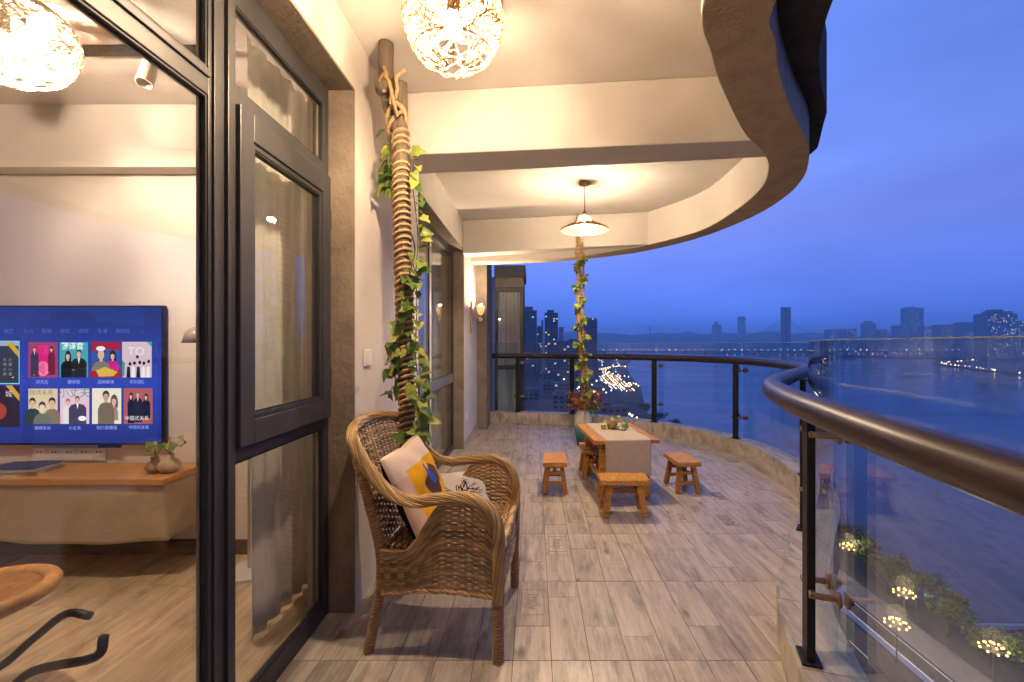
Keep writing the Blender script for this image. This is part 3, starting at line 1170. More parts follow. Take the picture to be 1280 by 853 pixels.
for k in range(3):
    s.tube([Vector((c_.x - .015 + (.040 + .005 * k) * cos(t), c_.y - .02 + (.044 + .005 * k) * sin(t), 2.33 + .018 * k + .05 * cos(t + k))) for t in np.linspace(0, 2 * pi, 20)], .009, 6, closed=True)
s.tube([(-.68, 2.15, 2.38), (-.665, 2.13, 2.43), (-.69, 2.135, 2.49), (-.705, 2.14, 2.55)], .009, 6)
s.tube([(-.66, 2.15, 2.40), (-.64, 2.135, 2.44), (-.65, 2.14, 2.50), (-.605, 2.13, 2.53)], .009, 6)
s.tube([(-.705, 2.14, 2.43), (-.72, 2.12, 2.47), (-.70, 2.11, 2.50), (-.675, 2.12, 2.47), (-.66, 2.14, 2.38), (-.65, 2.16, 2.33), (-.63, 2.17, 2.36)], .009, 6)
s.build('rope_knot', M['rope'], post, smooth=True)


def leaf_mesh(seed, L=.062, lobes=False):
    rl = random.Random(seed)
    # ivy-like outline, folded along the midrib, tip drooping
    half = [(0, 0), (.30, -.10), (.50, .10), (.40, .32), (.52, .50), (.26, .62), (.14, .82)] if lobes else [(0, 0), (.26, -.06), (.42, .12), (.42, .34), (.30, .58), (.15, .82)]
    half = [(w_ * rl.uniform(.9, 1.1), l_) for w_, l_ in half]
    fold = rl.uniform(.15, .45)

    def P(w_, l_, sgn):
        return (sgn * w_ * L, l_ * L, (abs(w_) * fold - .28 * l_ * l_ + .05 * sin(l_ * 7)) * L)
    vs = [P(0, 0, 1), P(0, .35, 1), P(0, .65, 1), (0, L, -.32 * L)]
    R = [P(w_, l_, 1) for w_, l_ in half[1:]]
    Lf = [P(w_, l_, -1) for w_, l_ in half[1:]]
    b = MB()
    base = len(vs)
    n_ = len(R)
    v_all = vs + R + Lf
    fs = []
    mid = [0, 0, 1, 1, 2, 2, 3][:n_]

    for sgn, off in ((1, base), (-1, base + n_)):
        prevm = 0
        for i in range(n_):
            if i == 0:
                f = (0, off, 1)
                fs.append(f if sgn > 0 else f[::-1])
                continue
            m_i = 1 if i < 3 else 2
            f = (m_i, off + i - 1, off + i)
            fs.append(f if sgn > 0 else f[::-1])
            if i == 2:
                f = (1, off + i, 2)
                fs.append(f if sgn > 0 else f[::-1])
        f = (2, off + n_ - 1, 3)
        fs.append(f if sgn > 0 else f[::-1])
    b.add(v_all, fs)
    return b.mesh('leaf', M['leaf'], True)


def leaf_material(name, dark, mid, light):
    m, nt, p = nodes_of(name)
    N, L = nt.nodes, nt.links
    oi = N.new('ShaderNodeObjectInfo')
    tc = N.new('ShaderNodeTexCoord')
    nz = N.new('ShaderNodeTexNoise')
    nz.inputs['Scale'].default_value = 45
    L.new(tc.outputs['Object'], nz.inputs['Vector'])
    ad = N.new('ShaderNodeMath')
    ad.operation = 'MULTIPLY_ADD'
    ad.inputs[1].default_value = .55
    L.new(nz.outputs[0], ad.inputs[0])
    sb = N.new('ShaderNodeMath')
    sb.operation = 'MULTIPLY_ADD'
    sb.inputs[1].default_value = .75
    sb.inputs[2].default_value = -.12
    L.new(oi.outputs['Random'], sb.inputs[0])
    L.new(sb.outputs[0], ad.inputs[2])
    rp = N.new('ShaderNodeValToRGB')
    e = rp.color_ramp.elements
    e[0].position, e[1].position = .25, .95
    e[0].color, e[1].color = (*dark, 1), (*light, 1)
    k = e.new(.6)
    k.color = (*mid, 1)
    L.new(ad.outputs[0], rp.inputs[0])
    L.new(rp.outputs[0], p.inputs['Base Color'])
    p.inputs['Roughness'].default_value = .42
    t = N.new('ShaderNodeBsdfTranslucent')
    L.new(rp.outputs[0], t.inputs[0])
    mx = N.new('ShaderNodeMixShader')
    mx.inputs[0].default_value = .25
    L.new(p.outputs[0], mx.inputs[1])
    L.new(t.outputs[0], mx.inputs[2])
    L.new(mx.outputs[0], N['Material Output'].inputs['Surface'])
    return m


M['leaf'] = leaf_material('ivy_leaf', (.065, .14, .026), (.19, .27, .042), (.47, .46, .09))
M['stem'] = mat('vine_stem', (.10, .10, .03), .7, var=.3)
LEAVES = [leaf_mesh(k, lobes=(k == 0)) for k in range(6)]


def leaf_at(p, out, scale, rl, parent):
    """leaf growing from p towards `out`, its face turned out and a little up, tip hanging"""
    o = link_mesh('leaf', rl.choice(LEAVES), parent)
    y_ = (Vector(out) * .75 + Vector((rl.uniform(-.5, .5), rl.uniform(-.5, .5), rl.uniform(-1.1, .25)))).normalized()
    n_ = (Vector(out) * .7 + Vector((rl.uniform(-.4, .4), rl.uniform(-.7, .1), rl.uniform(.2, 1.0)))).normalized()
    x_ = y_.cross(n_).normalized()
    n_ = x_.cross(y_)
    o.matrix_basis = Matrix.Translation(p) @ Matrix((x_, y_, n_)).transposed().to_4x4() @ Matrix.Scale(scale, 4)
    return o


ivy = thing('ivy_vine', 'green and yellow ivy climbing the rope wrapped post by the plaster wall', 'vine', (-.60, 2.2, 0))
rl = random.Random(17)
st = MB()
n_leaf = 0
for strand, (zlo, zhi, ph, turns, rad) in enumerate([(.45, 2.30, -.2, 1.6, .058), (.30, 2.15, -.9, .5, .068), (1.0, 2.2, 2.2, 1.2, .060)]):
    q = []
    for z in np.linspace(zlo, zhi, 60):
        t = (z - zlo) / (zhi - zlo)
        a = ph + turns * 2 * pi * t + .5 * sin(z * 7)
        q.append(axis1(z) + Vector((cos(a) * rad, sin(a) * rad, 0)))
    st.tube(q, .0028, 5)
    for i, p in enumerate(q):
        z = p.z
        # clusters as in the photograph
        dens = .72 if (z < 1.35 or 1.92 < z < 2.22 or 1.5 < z < 1.62) else .36
        if strand == 2:
            dens *= .7
        for rep in range(2):
            if rl.random() < dens * .85 and n_leaf < 200:
                c_ = axis1(z)
                out = Vector((p.x - c_.x, p.y - c_.y, 0)).normalized()
                if out.y > .6:
                    continue
                pp = p + Vector((rl.uniform(-.03, .05), rl.uniform(-.04, .02), rl.uniform(-.02, .02)))
                if pp.x < -.815:
                    continue
                leaf_at(pp, out, rl.uniform(.65, 1.2), rl, ivy)
                n_leaf += 1
# trailing strand hanging on the right-hand side
q = [Vector((-.590 + .018 * sin(z * 8), 2.25 + .015 * cos(z * 5), z)) for z in np.linspace(.42, 2.2, 50)]
st.tube(q, .0026, 5)
for p in q:
    if rl.random() < .8 or p.z < 1.1:
        leaf_at(p + Vector((rl.uniform(0, .03), rl.uniform(-.02, .02), 0)), Vector((rl.uniform(.2, 1), -.5, 0)).normalized(), rl.uniform(.7, 1.25), rl, ivy)
        n_leaf += 1
        if p.z < 1.15:
            leaf_at(p + Vector((rl.uniform(-.04, .03), rl.uniform(-.03, .0), .01)), Vector((rl.uniform(-.3, 1), -.7, 0)).normalized(), rl.uniform(.6, 1.15), rl, ivy)
            n_leaf += 1
st.build('stem', M['stem'], ivy)
print('ivy leaves', n_leaf)
# ================================================================== rattan armchair
def rattan_mat(name, c1, c2):
    m, nt, p = nodes_of(name)
    N, L = nt.nodes, nt.links
    g = N.new('ShaderNodeNewGeometry')
    tc = N.new('ShaderNodeTexCoord')
    nz = N.new('ShaderNodeTexNoise')
    nz.inputs['Scale'].default_value = 14
    nz.inputs['Detail'].default_value = 3
    L.new(tc.outputs['Object'], nz.inputs['Vector'])
    ad = N.new('ShaderNodeMath')
    ad.operation = 'MULTIPLY_ADD'
    ad.inputs[1].default_value = .5
    L.new(g.outputs['Random Per Island'], ad.inputs[0])
    mu = N.new('ShaderNodeMath')
    mu.operation = 'MULTIPLY'
    mu.inputs[1].default_value = .5
    L.new(nz.outputs[0], mu.inputs[0])
    L.new(mu.outputs[0], ad.inputs[2])
    rp = N.new('ShaderNodeValToRGB')
    e = rp.color_ramp.elements
    e[0].position, e[1].position = .18, .78
    e[0].color, e[1].color = (*c1, 1), (*c2, 1)
    L.new(ad.outputs[0], rp.inputs[0])
    L.new(rp.outputs[0], p.inputs['Base Color'])
    p.inputs['Roughness'].default_value = .42
    return m


M['rattan'] = rattan_mat('brown_rattan', (.15, .092, .046), (.62, .385, .145))
M['rattan_leg'] = rattan_mat('wrapped_rattan', (.22, .12, .05), (.46, .26, .09))

CHX, CHY, CHR = -.392, 2.09, radians(-4)
chair = thing('rattan_armchair', 'brown woven rattan armchair holding two cushions by the plaster wall', 'armchair', (0, 0, 0))


def weave(S, nst, nw, amp, rw, rs, mb, sides=5, v0=0.0, v1=1.0, jitter=.15, seed=1, stakes=True, sub=2):
    """weft canes over stakes on the surface S(u,v); wefts run along u"""
    rr = random.Random(seed)
    e = 1e-3

    def nrm(u, v):
        a = Vector(S(min(u + e, 1), v)) - Vector(S(max(u - e, 0), v))
        b = Vector(S(u, min(v + e, 1))) - Vector(S(u, max(v - e, 0)))
        n_ = a.cross(b)
        return n_.normalized() if n_.length > 1e-12 else Vector((0, 0, 1))
    NU = nst * sub
    for j in range(nw):
        v = v0 + (v1 - v0) * (j + .5) / nw
        pts = []
        for i in range(NU + 1):
            u = i / NU
            vv = v + rr.uniform(-jitter, jitter) * (v1 - v0) / nw
            o = amp * cos(pi * u * nst + pi * j)
            pts.append(Vector(S(u, vv)) + nrm(u, vv) * o)
        mb.tube(pts, rw * rr.uniform(.85, 1.1), sides, cap=False)
    if stakes:
        for k in range(nst):
            u = (k + .5) / nst
            pts = [Vector(S(u, v0 + (v1 - v0) * t)) for t in np.linspace(0, 1, 12)]
            mb.tube(pts, rs, sides, cap=False)


def lerp(a, b, t):
    return a + (b - a) * t


HW = .285                                    # half width at the seat
SEAT = .43
# --- arm + back rim path (near side y=-), continuous round the back to the far side
near = [(.276, -.29, .24), (.280, -.295, .43), (.276, -.30, .55), (.235, -.305, .622), (.15, -.305, .660), (.05, -.305, .655), (-.06, -.305, .640), (-.16, -.30, .670), (-.255, -.295, .765), (-.325, -.275, .865)]
back = [(-.362, -.20, .905), (-.385, -.08, .918), (-.385, .08, .918), (-.362, .20, .905)]
far_ = [(x, -y, z) for (x, y, z) in near[::-1]]
RIM = near + back + far_


def catm3(P, per=8):
    P = [Vector(p) for p in P]
    P = [2 * P[0] - P[1]] + P + [2 * P[-1] - P[-2]]
    out = []
    for i in range(1, len(P) - 2):
        a, b, c, d = P[i - 1:i + 3]
        for k in range(per):
            t = k / per
            out.append(.5 * (2 * b + (c - a) * t + (2 * a - 5 * b + 4 * c - d) * t * t + (3 * b - a - 3 * c + d) * t ** 3))
    out.append(P[-2])
    return out


def braid(path, R, n, r, turns, mb, seed=1, flat=.8):
    """thick plaited roll: n canes winding round the path"""
    rr = random.Random(seed)
    N = len(path)
    prev = None
    frames = []
    for i in range(N):
        t = (path[min(i + 1, N - 1)] - path[max(i - 1, 0)]).normalized()
        a = t.orthogonal().normalized() if prev is None else (prev - t * prev.dot(t)).normalized()
        prev = a
        frames.append((a, t.cross(a)))
    for k in range(n):
        ph = 2 * pi * k / n
        pts = []
        for i in range(N):
            a, c = frames[i]
            th = ph + turns * 2 * pi * i / (N - 1)
            rad = R * (1 + .08 * sin(i * .7 + k * 2))
            pts.append(path[i] + a * cos(th) * rad + c * sin(th) * rad * flat)
        mb.tube(pts, r * rr.uniform(.85, 1.15), 5)


rim = catm3(RIM, 9)
mb = MB()
braid(rim, .0205, 15, .0058, 5, mb, 3)
mb.tube(rim, .015, 6)
mb.build('braided_rim', M['rattan'], chair, smooth=True)


def arm_z(x):
    xs = [-.385, -.325, -.255, -.16, -.06, .05, .15, .235, .276]
    zs = [.90, .865, .765, .670, .640, .655, .660, .622, .55]
    return float(np.interp(x, xs, zs))


# --- backrest
def back_s(u, v):
    s_ = 2 * u - 1
    zt = .905 - .05 * abs(s_) ** 3
    z = SEAT + .005 + (zt - SEAT) * v
    y = s_ * (.245 + .045 * v)
    x = lerp(-.205, -.335, v) - .045 * (1 - s_ * s_) * (.35 + .65 * v) + .0 * v
    return (x, y, z)


mb = MB()
weave(back_s, 15, 33, .0065, .0054, .0050, mb, seed=2, v1=.98)
mb.build('woven_backrest', M['rattan'], chair, smooth=True)


# --- side panels below the arms
def side_s(sgn):
    def f(u, v):
        x = lerp(-.20, .272, u)
        zb = .262 + .02 * sin(u * pi)
        top_full = arm_z(x) - .02
        k = min(1, max(0, (x + .11) / .17))
        k = k * k * (3 - 2 * k)
        zt = lerp(SEAT + .012, top_full, k)
        z = lerp(zb, zt, v)
        y = sgn * (HW + .004 + .012 * sin(v * pi * .5))
        return (x, y, z)
    return f


for sgn in (-1, 1):
    mb = MB()
    weave(side_s(sgn), 17, 36, .0060, .0054, .0048, mb, seed=5 + sgn)
    # bottom border
    bd = [Vector(side_s(sgn)(u, 0)) for u in np.linspace(0, 1, 20)]
    braid(bd, .010, 5, .006, 4, mb, 9)
    mb.build('woven_side_panel', M['rattan'], chair, smooth=True)


def front_s(u, v):
    y = lerp(-HW, HW, u)
    return (.276 + .008 * sin(pi * u), y, lerp(.265, SEAT, v))


mb = MB()
weave(front_s, 17, 17, .0060, .0058, .0050, mb, seed=8)
bd = [Vector(front_s(u, 0)) for u in np.linspace(0, 1, 20)]
braid(bd, .010, 5, .006, 4, mb, 4)
bd = [Vector(front_s(u, 1)) for u in np.linspace(0, 1, 20)]
braid(bd, .014, 6, .007, 4, mb, 5)
mb.build('woven_front_apron', M['rattan'], chair, smooth=True)


def rear_s(u, v):
    y = lerp(-.25, .25, u)
    return (-.21, y, lerp(.265, SEAT, v))


mb = MB()
weave(rear_s, 14, 16, .0060, .0058, .0050, mb, seed=18)
mb.build('woven_rear_apron', M['rattan'], chair, smooth=True)


def seat_s(u, v):
    x = lerp(-.21, .272, v)
    y = lerp(-HW, HW, u) * lerp(.90, 1, v)
    return (x, y, SEAT - .012 * sin(pi * u) * sin(pi * v))


mb = MB()
weave(seat_s, 18, 34, .0060, .0062, .0050, mb, seed=12)
mb.build('woven_seat', M['rattan'], chair, smooth=True)


def wrapped_leg(path, r):
    mb = MB()
    P = catm3(path, 6)
    mb.tube(P, r * .82, 8)
    L_ = sum((P[i + 1] - P[i]).length for i in range(len(P) - 1))
    turns = L_ / .0125
    n_ = int(turns * 10)
    cum = [0]
    for i in range(len(P) - 1):
        cum.append(cum[-1] + (P[i + 1] - P[i]).length)
    pts = []
    d_ = (P[-1] - P[0]).normalized()
    a = d_.orthogonal().normalized()
    c = d_.cross(a)
    for i in range(n_ + 1):
        s_ = L_ * i / n_
        q = Vector([float(np.interp(s_, cum, [p[k] for p in P])) for k in range(3)])
        th = 2 * pi * turns * i / n_
        pts.append(q + (a * cos(th) + c * sin(th)) * r * .82)
    mb.tube(pts, .0062, 5)
    return mb.build('leg', M['rattan_leg'], chair, smooth=True)


for sgn in (-1, 1):
    wrapped_leg([(.277, sgn * .283, .001), (.277, sgn * .283, .14), (.277, sgn * .284, .27)], .022)
    wrapped_leg([(-.268, sgn * .262, .001), (-.245, sgn * .262, .12), (-.215, sgn * .262, .27)], .021)
    wrapped_leg([(-.212, sgn * .27, .27), (-.212, sgn * .272, .42), (-.25, sgn * .28, .60), (-.31, sgn * .275, .80)], .020)
MB().tube([(.255, -.255, .02), (.252, -.262, .06), (.262, -.27, .075)], .006, 6).build('loose_cane_end', M['rattan_leg'], chair, smooth=True)
chair.location = (CHX, CHY, 0)
chair.rotation_euler = (0, 0, CHR)
chair.scale = (.98, 1, .985)

# ================================================================== cushions
def cushion(name, label, size, thick, mats, facefn, mtx, seed=1, n=56):
    rr = random.Random(seed)
    mb = MB()
    off = rr.uniform(0, 50)

    def surf(sg):
        def f(u, v):
            a, b = 2 * u - 1, 2 * v - 1
            e = max(abs(a), abs(b))
            pill = (max(0, 1 - a * a) * max(0, 1 - b * b)) ** .42
            pull = 1 - .07 * (1 - min(1, (abs(a * b)) ** .5)) * e ** 3
            w_ = .010 * mnoise.noise(Vector((a * 2.2 + off, b * 2.2, sg * 3.0))) * pill * 2.0
            return (a * size / 2 * pull, b * size / 2 * pull, sg * (thick / 2 * pill) + w_)
        return f
    mb.grid(surf(1), n, n, m=facefn)
    mb.grid(surf(-1), n, n, m=lambda u, v: len(mats) - 1)
    me = mb.mesh(name, mats, True)
    bm = bmesh.new()
    bm.from_mesh(me)
    bmesh.ops.remove_doubles(bm, verts=bm.verts, dist=1e-4)
    bmesh.ops.recalc_face_normals(bm, faces=bm.faces)
    bm.to_mesh(me)
    bm.free()
    o = link_mesh(name, me)
    o.matrix_world = mtx
    return tag(o, label, 'cushion')


def frame_m(c, ex, ey):
    ex = Vector(ex).normalized()
    ey = Vector(ey)
    ey = (ey - ex * ey.dot(ex)).normalized()
    ez = ex.cross(ey)
    return Matrix.Translation(c) @ Matrix((ex, ey, ez)).transposed().to_4x4()


M['cu_cream'] = mat('cushion_cream', (.66, .52, .40), .92, var=.16, scale=9, col2=(.70, .56, .42), bump=.25, bscale=350, spec=.1)
M['cu_yellow'] = mat('cushion_yellow', (.72, .36, .015), .92, var=.05, scale=20, bump=.25, bscale=350, spec=.1)
M['cu_brown'] = mat('cushion_brown', (.075, .045, .045), .92, var=.1, bump=.25, bscale=350, spec=.1)
M['cu_blue'] = mat('cushion_blue', (.05, .09, .42), .92, var=.1, bump=.25, bscale=350, spec=.1)
M['cu_pink'] = mat('cushion_pink', (.58, .36, .30), .92, var=.2, scale=12, col2=(.66, .50, .36), bump=.25, bscale=350, spec=.1)
M['cu_black'] = mat('cushion_black', (.012, .012, .016), .95, var=.1, bump=.25, bscale=350, spec=.1)


def face1(u, v):
    # v: 0 lower edge .. 1 upper edge; u: 0 near edge .. 1 far edge
    if u > .16 and .14 < v < .76:
        a, b = u - .60, v - .50
        p_, q_ = a * .90 + b * .44, -a * .44 + b * .90
        if abs(p_ + .03) < .038 and -.02 < q_ < .26:
            return 3
        if abs(p_) < .19 and abs(q_ + .01) < .15 and p_ + .5 * q_ < .20:
            return 2
        return 1
    if u <= .16 and v < .72 or v < .14:
        return 4
    return 0


cushion('throw_cushion', 'cream cushion with yellow square and dark kite print leaning in the rattan armchair', .41, .13,
        [M['cu_cream'], M['cu_yellow'], M['cu_brown'], M['cu_blue'], M['cu_pink'], M['cu_black']], face1,
        frame_m((-.515, 2.035, .612), (.10, .95, .06), (-.40, .10, .90)), 3, 72)


# bare branch print on the second cushion
_brs = []
_r = random.Random(8)


def _grow(p, d, L, depth):
    q = (p[0] + d[0] * L, p[1] + d[1] * L)
    _brs.append((p, q, .016 - .003 * depth))
    if depth < 4:
        for _ in range(2 + (depth < 2)):
            a = atan2(d[1], d[0]) + _r.uniform(-.75, .75)
            _grow(q, (cos(a), sin(a)), L * _r.uniform(.6, .85), depth + 1)


_grow((.5, .05), (.1, 1), .22, 0)


def face2(u, v):
    for (p, q, w_) in _brs:
        dx, dy = q[0] - p[0], q[1] - p[1]
        t = max(0, min(1, ((u - p[0]) * dx + (v - p[1]) * dy) / (dx * dx + dy * dy)))
        if (u - p[0] - t * dx) ** 2 + (v - p[1] - t * dy) ** 2 < w_ * w_ * .8:
            return 1
    return 0


M['cu_white'] = mat('cushion_white', (.68, .62, .55), .92, var=.06, bump=.25, bscale=350, spec=.1)
cushion('throw_cushion', 'white cushion with bare black branches behind the yellow one in the armchair', .36, .11,
        [M['cu_white'], M['cu_black'], M['cu_white']], face2, frame_m((-.40, 2.275, .470), (.93, .36, 0), (-.25, .80, .50)), 5, 60)

# ================================================================== low table, runner, stools
M['pine'] = mat('orange_wood', (.42, .19, .040), .5, spec=.3, var=.42, scale=6, stretch=(2, 14, 14), bump=.05, bscale=30, rnd=.12)
M['pine_top'] = mat('orange_wood_top', (.50, .235, .055), .52, spec=.25, var=.40, scale=6, stretch=(12, 2, 12), bump=.05, bscale=30, rnd=.12)
tb = thing('low_table', 'low orange wooden table with a linen runner on the balcony', 'table', (0, 0, 0))
TW, TL, TH = .535, .78, .48
for k in range(4):
    x0 = -TW / 2 + TW / 4 * k
    MB().box(x0 + .001, x0 + TW / 4 - .001, -TL / 2, TL / 2, TH - .032, TH).build('tabletop_board', M['pine_top'], tb, bevel=.003)
for sx in (-1, 1):
    for sy in (-1, 1):
        cx_, cy_ = sx * (TW / 2 - .105), sy * (TL / 2 - .10)
        MB().bar((cx_ + sx * .02, cy_ + sy * .015, 0.001), (cx_, cy_, TH - .033), .062, .062, up=(0, 1, 0)).build('leg', M['pine'], tb, bevel=.003)
    MB().box(sx * (TW / 2 - .105) - .014, sx * (TW / 2 - .105) + .014, -TL / 2 + .132, TL / 2 - .132, TH - .11, TH - .033).build('apron', M['pine'], tb, bevel=.002)
    MB().box(sx * (TW / 2 - .095) - .014, sx * (TW / 2 - .095) + .014, -TL / 2 + .132, TL / 2 - .132, .12, .16).build('stretcher', M['pine'], tb, bevel=.002)
for sy in (-1, 1):
    MB().box(-TW / 2 + .137, TW / 2 - .137, sy * (TL / 2 - .10) - .014, sy * (TL / 2 - .10) + .014, TH - .11, TH - .033).build('apron', M['pine'], tb, bevel=.002)
TX, TY, TR = .705, 4.03, radians(5)
tb.location = (TX, TY, 0)
tb.rotation_euler = (0, 0, TR)
M['linen'] = cloth_mat('linen_runner', (.60, .50, .38), .12, var=.12, scale=60, bump=.4)


def runner(u, v):
    # along v: hangs in front, over the top, hangs behind
    x = (u - .5) * .37 + .01
    L_ = [.285, TL + .012, .2]
    s_ = v * sum(L_)
    wv = .006 * sin(u * 9 + 1) + .004 * sin(u * 21)
    if s_ < L_[0]:
        k = 1 - s_ / L_[0]
        return (x, -TL / 2 - .006 + wv * k - .010 * k, TH + .003 - L_[0] * k)
    if s_ < L_[0] + L_[1]:
        t = (s_ - L_[0]) / L_[1]
        return (x, -TL / 2 - .006 + (TL + .012) * t, TH + .003 + .0008 * sin(u * 14 + t * 7))
    k = (s_ - L_[0] - L_[1]) / L_[2]
    return (x, TL / 2 + .006 + wv * k + .008 * k, TH + .003 - L_[2] * k)


rn = MB().grid(runner, 26, 90).build('table_runner', M['linen'], smooth=True, solid=.002, fix=False)
rn.location = (TX, TY, 0)
rn.rotation_euler = (0, 0, TR)
tag(rn, 'beige linen runner draped over the low wooden table', 'table runner')


def make_stool():
    t = thing('wooden_stool', '', 'stool', (0, 0, 0), 'small wooden stools round the low table')
    h, w_, d = .27, .36, .20
    MB().box(-w_ / 2, w_ / 2, -d / 2, d / 2, h - .038, h).build('seat', M['pine_top'], t, bevel=.004)
    for sx in (-1, 1):
        for sy in (-1, 1):
            MB().bar((sx * (w_ / 2 - .035), sy * (d / 2 - .012), 0.001), (sx * (w_ / 2 - .075), sy * (d / 2 - .045), h - .039), .044, .036, up=(0, 1, 0)).build('leg', M['pine'], t, bevel=.002)
        for (zz, q_) in ((.085, .030), (.165, .044)):
            xx = sx * (w_ / 2 - .05 - .04 * (zz - .08) / .15)
            MB().box(xx - .012, xx + .012, -d / 2 + q_ + .005, d / 2 - q_ - .005, zz - .014, zz + .014).build('stretcher', M['pine'], t, bevel=.002)
    MB().box(-w_ / 2 + .075, w_ / 2 - .075, -.011, .011, .155, .185).build('stretcher', M['pine'], t, bevel=.002)
    return t


stool = make_stool()
for k, (sx, sy, rz, lab) in enumerate([
        (.655, 3.37, 0, 'orange wooden stool standing nearest, in front of the hanging table runner'),
        (.175, 3.94, pi / 2 - .02, 'orange wooden stool left of the low table, on open floor'),
        (1.275, 3.95, pi / 2 + .05, 'orange wooden stool right of the low table, towards the curved kerb'),
        (.545, 4.36, pi / 2 + .02, 'orange wooden stool mostly hidden behind the far left leg of the table')]):
    o = stool if k == 0 else copy_tree(stool)
    o['label'] = lab
    o.location = (sx, sy, 0)
    o.rotation_euler = (0, 0, rz)

# little pot and sprig on the table
M['copper'] = mat('copper_pot', (.36, .22, .09), .45, var=.3, scale=30, metal=.3)
pt = thing('small_pot', 'small brown pot with trailing leaves on the linen runner', 'pot plant', (.70, 4.10, .485))
MB().lathe([(.0001, 0), (.036, 0), (.046, .03), (.044, .075), (.037, .075), (.037, .068), (.0001, .066)], (.70, 4.10, .485), 18).build('pot', M['copper'], pt, smooth=True)
rl2 = random.Random(4)
for (dx, dy, dz, sc_) in ((-.06, 0, .05, .9), (-.10, -.02, .02, 1.0), (.05, -.04, .01, 1.1), (.02, .0, .10, .9), (.10, -.05, .03, 1.1), (.12, .02, .06, 1.0), (.06, .03, .09, .8), (.15, -.03, .01, .8), (-.03, -.03, .09, .8)):
    leaf_at(Vector((.70 + dx * .8, 4.10 + dy, .50 + dz)), Vector((dx * 5 + .1, -.6, .5)).normalized(), sc_, rl2, pt)
MB().tube([(.70, 4.10, .55), (.73, 4.08, .58), (.78, 4.06, .54), (.82, 4.05, .50)], .003, 5).build('stem', M['stem'], pt)
MB().lathe([(.0001, 0), (.02, .002), (.03, .02), (.027, .022), (.0001, .006)], (.775, 4.03, .487), 14).build('saucer', M['white_plastic'], pt, smooth=True)

# ================================================================== glazed vase with dried flowers, slim post with ivy
def vase_mat():
    m, nt, p = nodes_of('vase_glaze')
    N, L = nt.nodes, nt.links
    tc = N.new('ShaderNodeTexCoord')
    sp = N.new('ShaderNodeSeparateXYZ')
    L.new(tc.outputs['Generated'], sp.inputs[0])
    nz = N.new('ShaderNodeTexNoise')
    nz.inputs['Scale'].default_value = 6
    L.new(tc.outputs['Generated'], nz.inputs['Vector'])
    ad = N.new('ShaderNodeMath')
    ad.operation = 'MULTIPLY_ADD'
    ad.inputs[1].default_value = .22
    L.new(nz.outputs[0], ad.inputs[0])
    L.new(sp.outputs['Z'], ad.inputs[2])
    rp = N.new('ShaderNodeValToRGB')
    e = rp.color_ramp.elements
    e[0].position, e[1].position = .30, .80
    e[0].color, e[1].color = (.012, .09, .10, 1), (.55, .50, .38, 1)
    k = e.new(.60)
    k.color = (.05, .27, .25, 1)
    k = e.new(.68)
    k.color = (.42, .44, .34, 1)
    L.new(ad.outputs[0], rp.inputs[0])
    L.new(rp.outputs[0], p.inputs['Base Color'])
    p.inputs['Roughness'].default_value = .18
    return m


VX, VY = .60, 5.62
vs = MB().lathe([(.0001, 0), (.070, 0), (.078, .02), (.098, .14), (.112, .27), (.105, .36), (.080, .41), (.072, .425), (.078, .44), (.066, .44), (.062, .42), (.0001, .40)], (VX, VY, .001), 28).build('floor_vase', vase_mat(), smooth=True)
tag(vs, 'teal and cream glazed vase at the foot of the slim ivy post', 'vase')
M['dried'] = mat('dried_flower', (.22, .075, .032), .85, var=.4, scale=40, isl=.5)
M['bark'] = mat('bark_basket', (.40, .19, .07), .7, var=.35, scale=12)
dn = thing('dried_bouquet', 'bouquet of rust brown dried flowers spilling from a bark tray above the vase', 'bouquet', (VX, VY, .44))
MB().lathe([(.0001, 0), (.07, .0), (.105, .05), (.125, .085), (.115, .088), (.09, .05), (.0001, .03)], (VX - .03, VY - .02, .50), 14).build('bark_tray', M['bark'], dn, bevel=.003)
rr = random.Random(31)
mb = MB()
for k in range(330):
    th = rr.uniform(0, 2 * pi)
    R_ = rr.uniform(.06, .27) * (1.0 if cos(th) > -.2 else .75)
    c0 = Vector((VX - .02, VY - .02, .50))
    p_ = c0 + Vector((cos(th) * R_ + .03, sin(th) * R_ * .7, rr.uniform(-.05, .16) - .3 * (R_ - .15) ** 2))
    mid = (c0 + p_) / 2 + Vector((0, 0, .05))
    if k % 3 == 0:
        mb.tube([c0, mid, p_], .0016, 3)
    for _ in range(4):
        q = p_ + Vector((rr.uniform(-.02, .02), rr.uniform(-.02, .02), rr.uniform(-.02, .02)))
        d1 = Vector((rr.uniform(-1, 1), rr.uniform(-1, 1), rr.uniform(-1, 1))).normalized() * .014
        d2 = d1.orthogonal().normalized() * .008
        mb.add([q - d1, q + d2, q + d1, q - d2], [(0, 1, 2, 3)])
tag(mb.build('dried_flowers', M['dried'], dn, fix=False), kind='stuff')
for _ in range(9):
    th = rr.uniform(-1.2, 2.0)
    leaf_at(Vector((VX + .10 * cos(th) + .02, VY - .10, .43 + rr.uniform(-.04, .12))), Vector((cos(th), -.7, 0)).normalized(), 1.3, rl2, dn)

sp = thing('slim_ivy_post', 'slim driftwood post wound with ivy rising from the far vase', 'post', (VX, VY, .4))
M['driftwood'] = mat('driftwood_post', (.38, .22, .09), .75, var=.35, scale=8, stretch=(8, 8, 1), bump=.4, bscale=30)


def axis2(t):
    return Vector((lerp(VX, .462, t) + .015 * sin(t * 9), lerp(VY - .01, 5.0, t), lerp(.42, 2.60, t)))


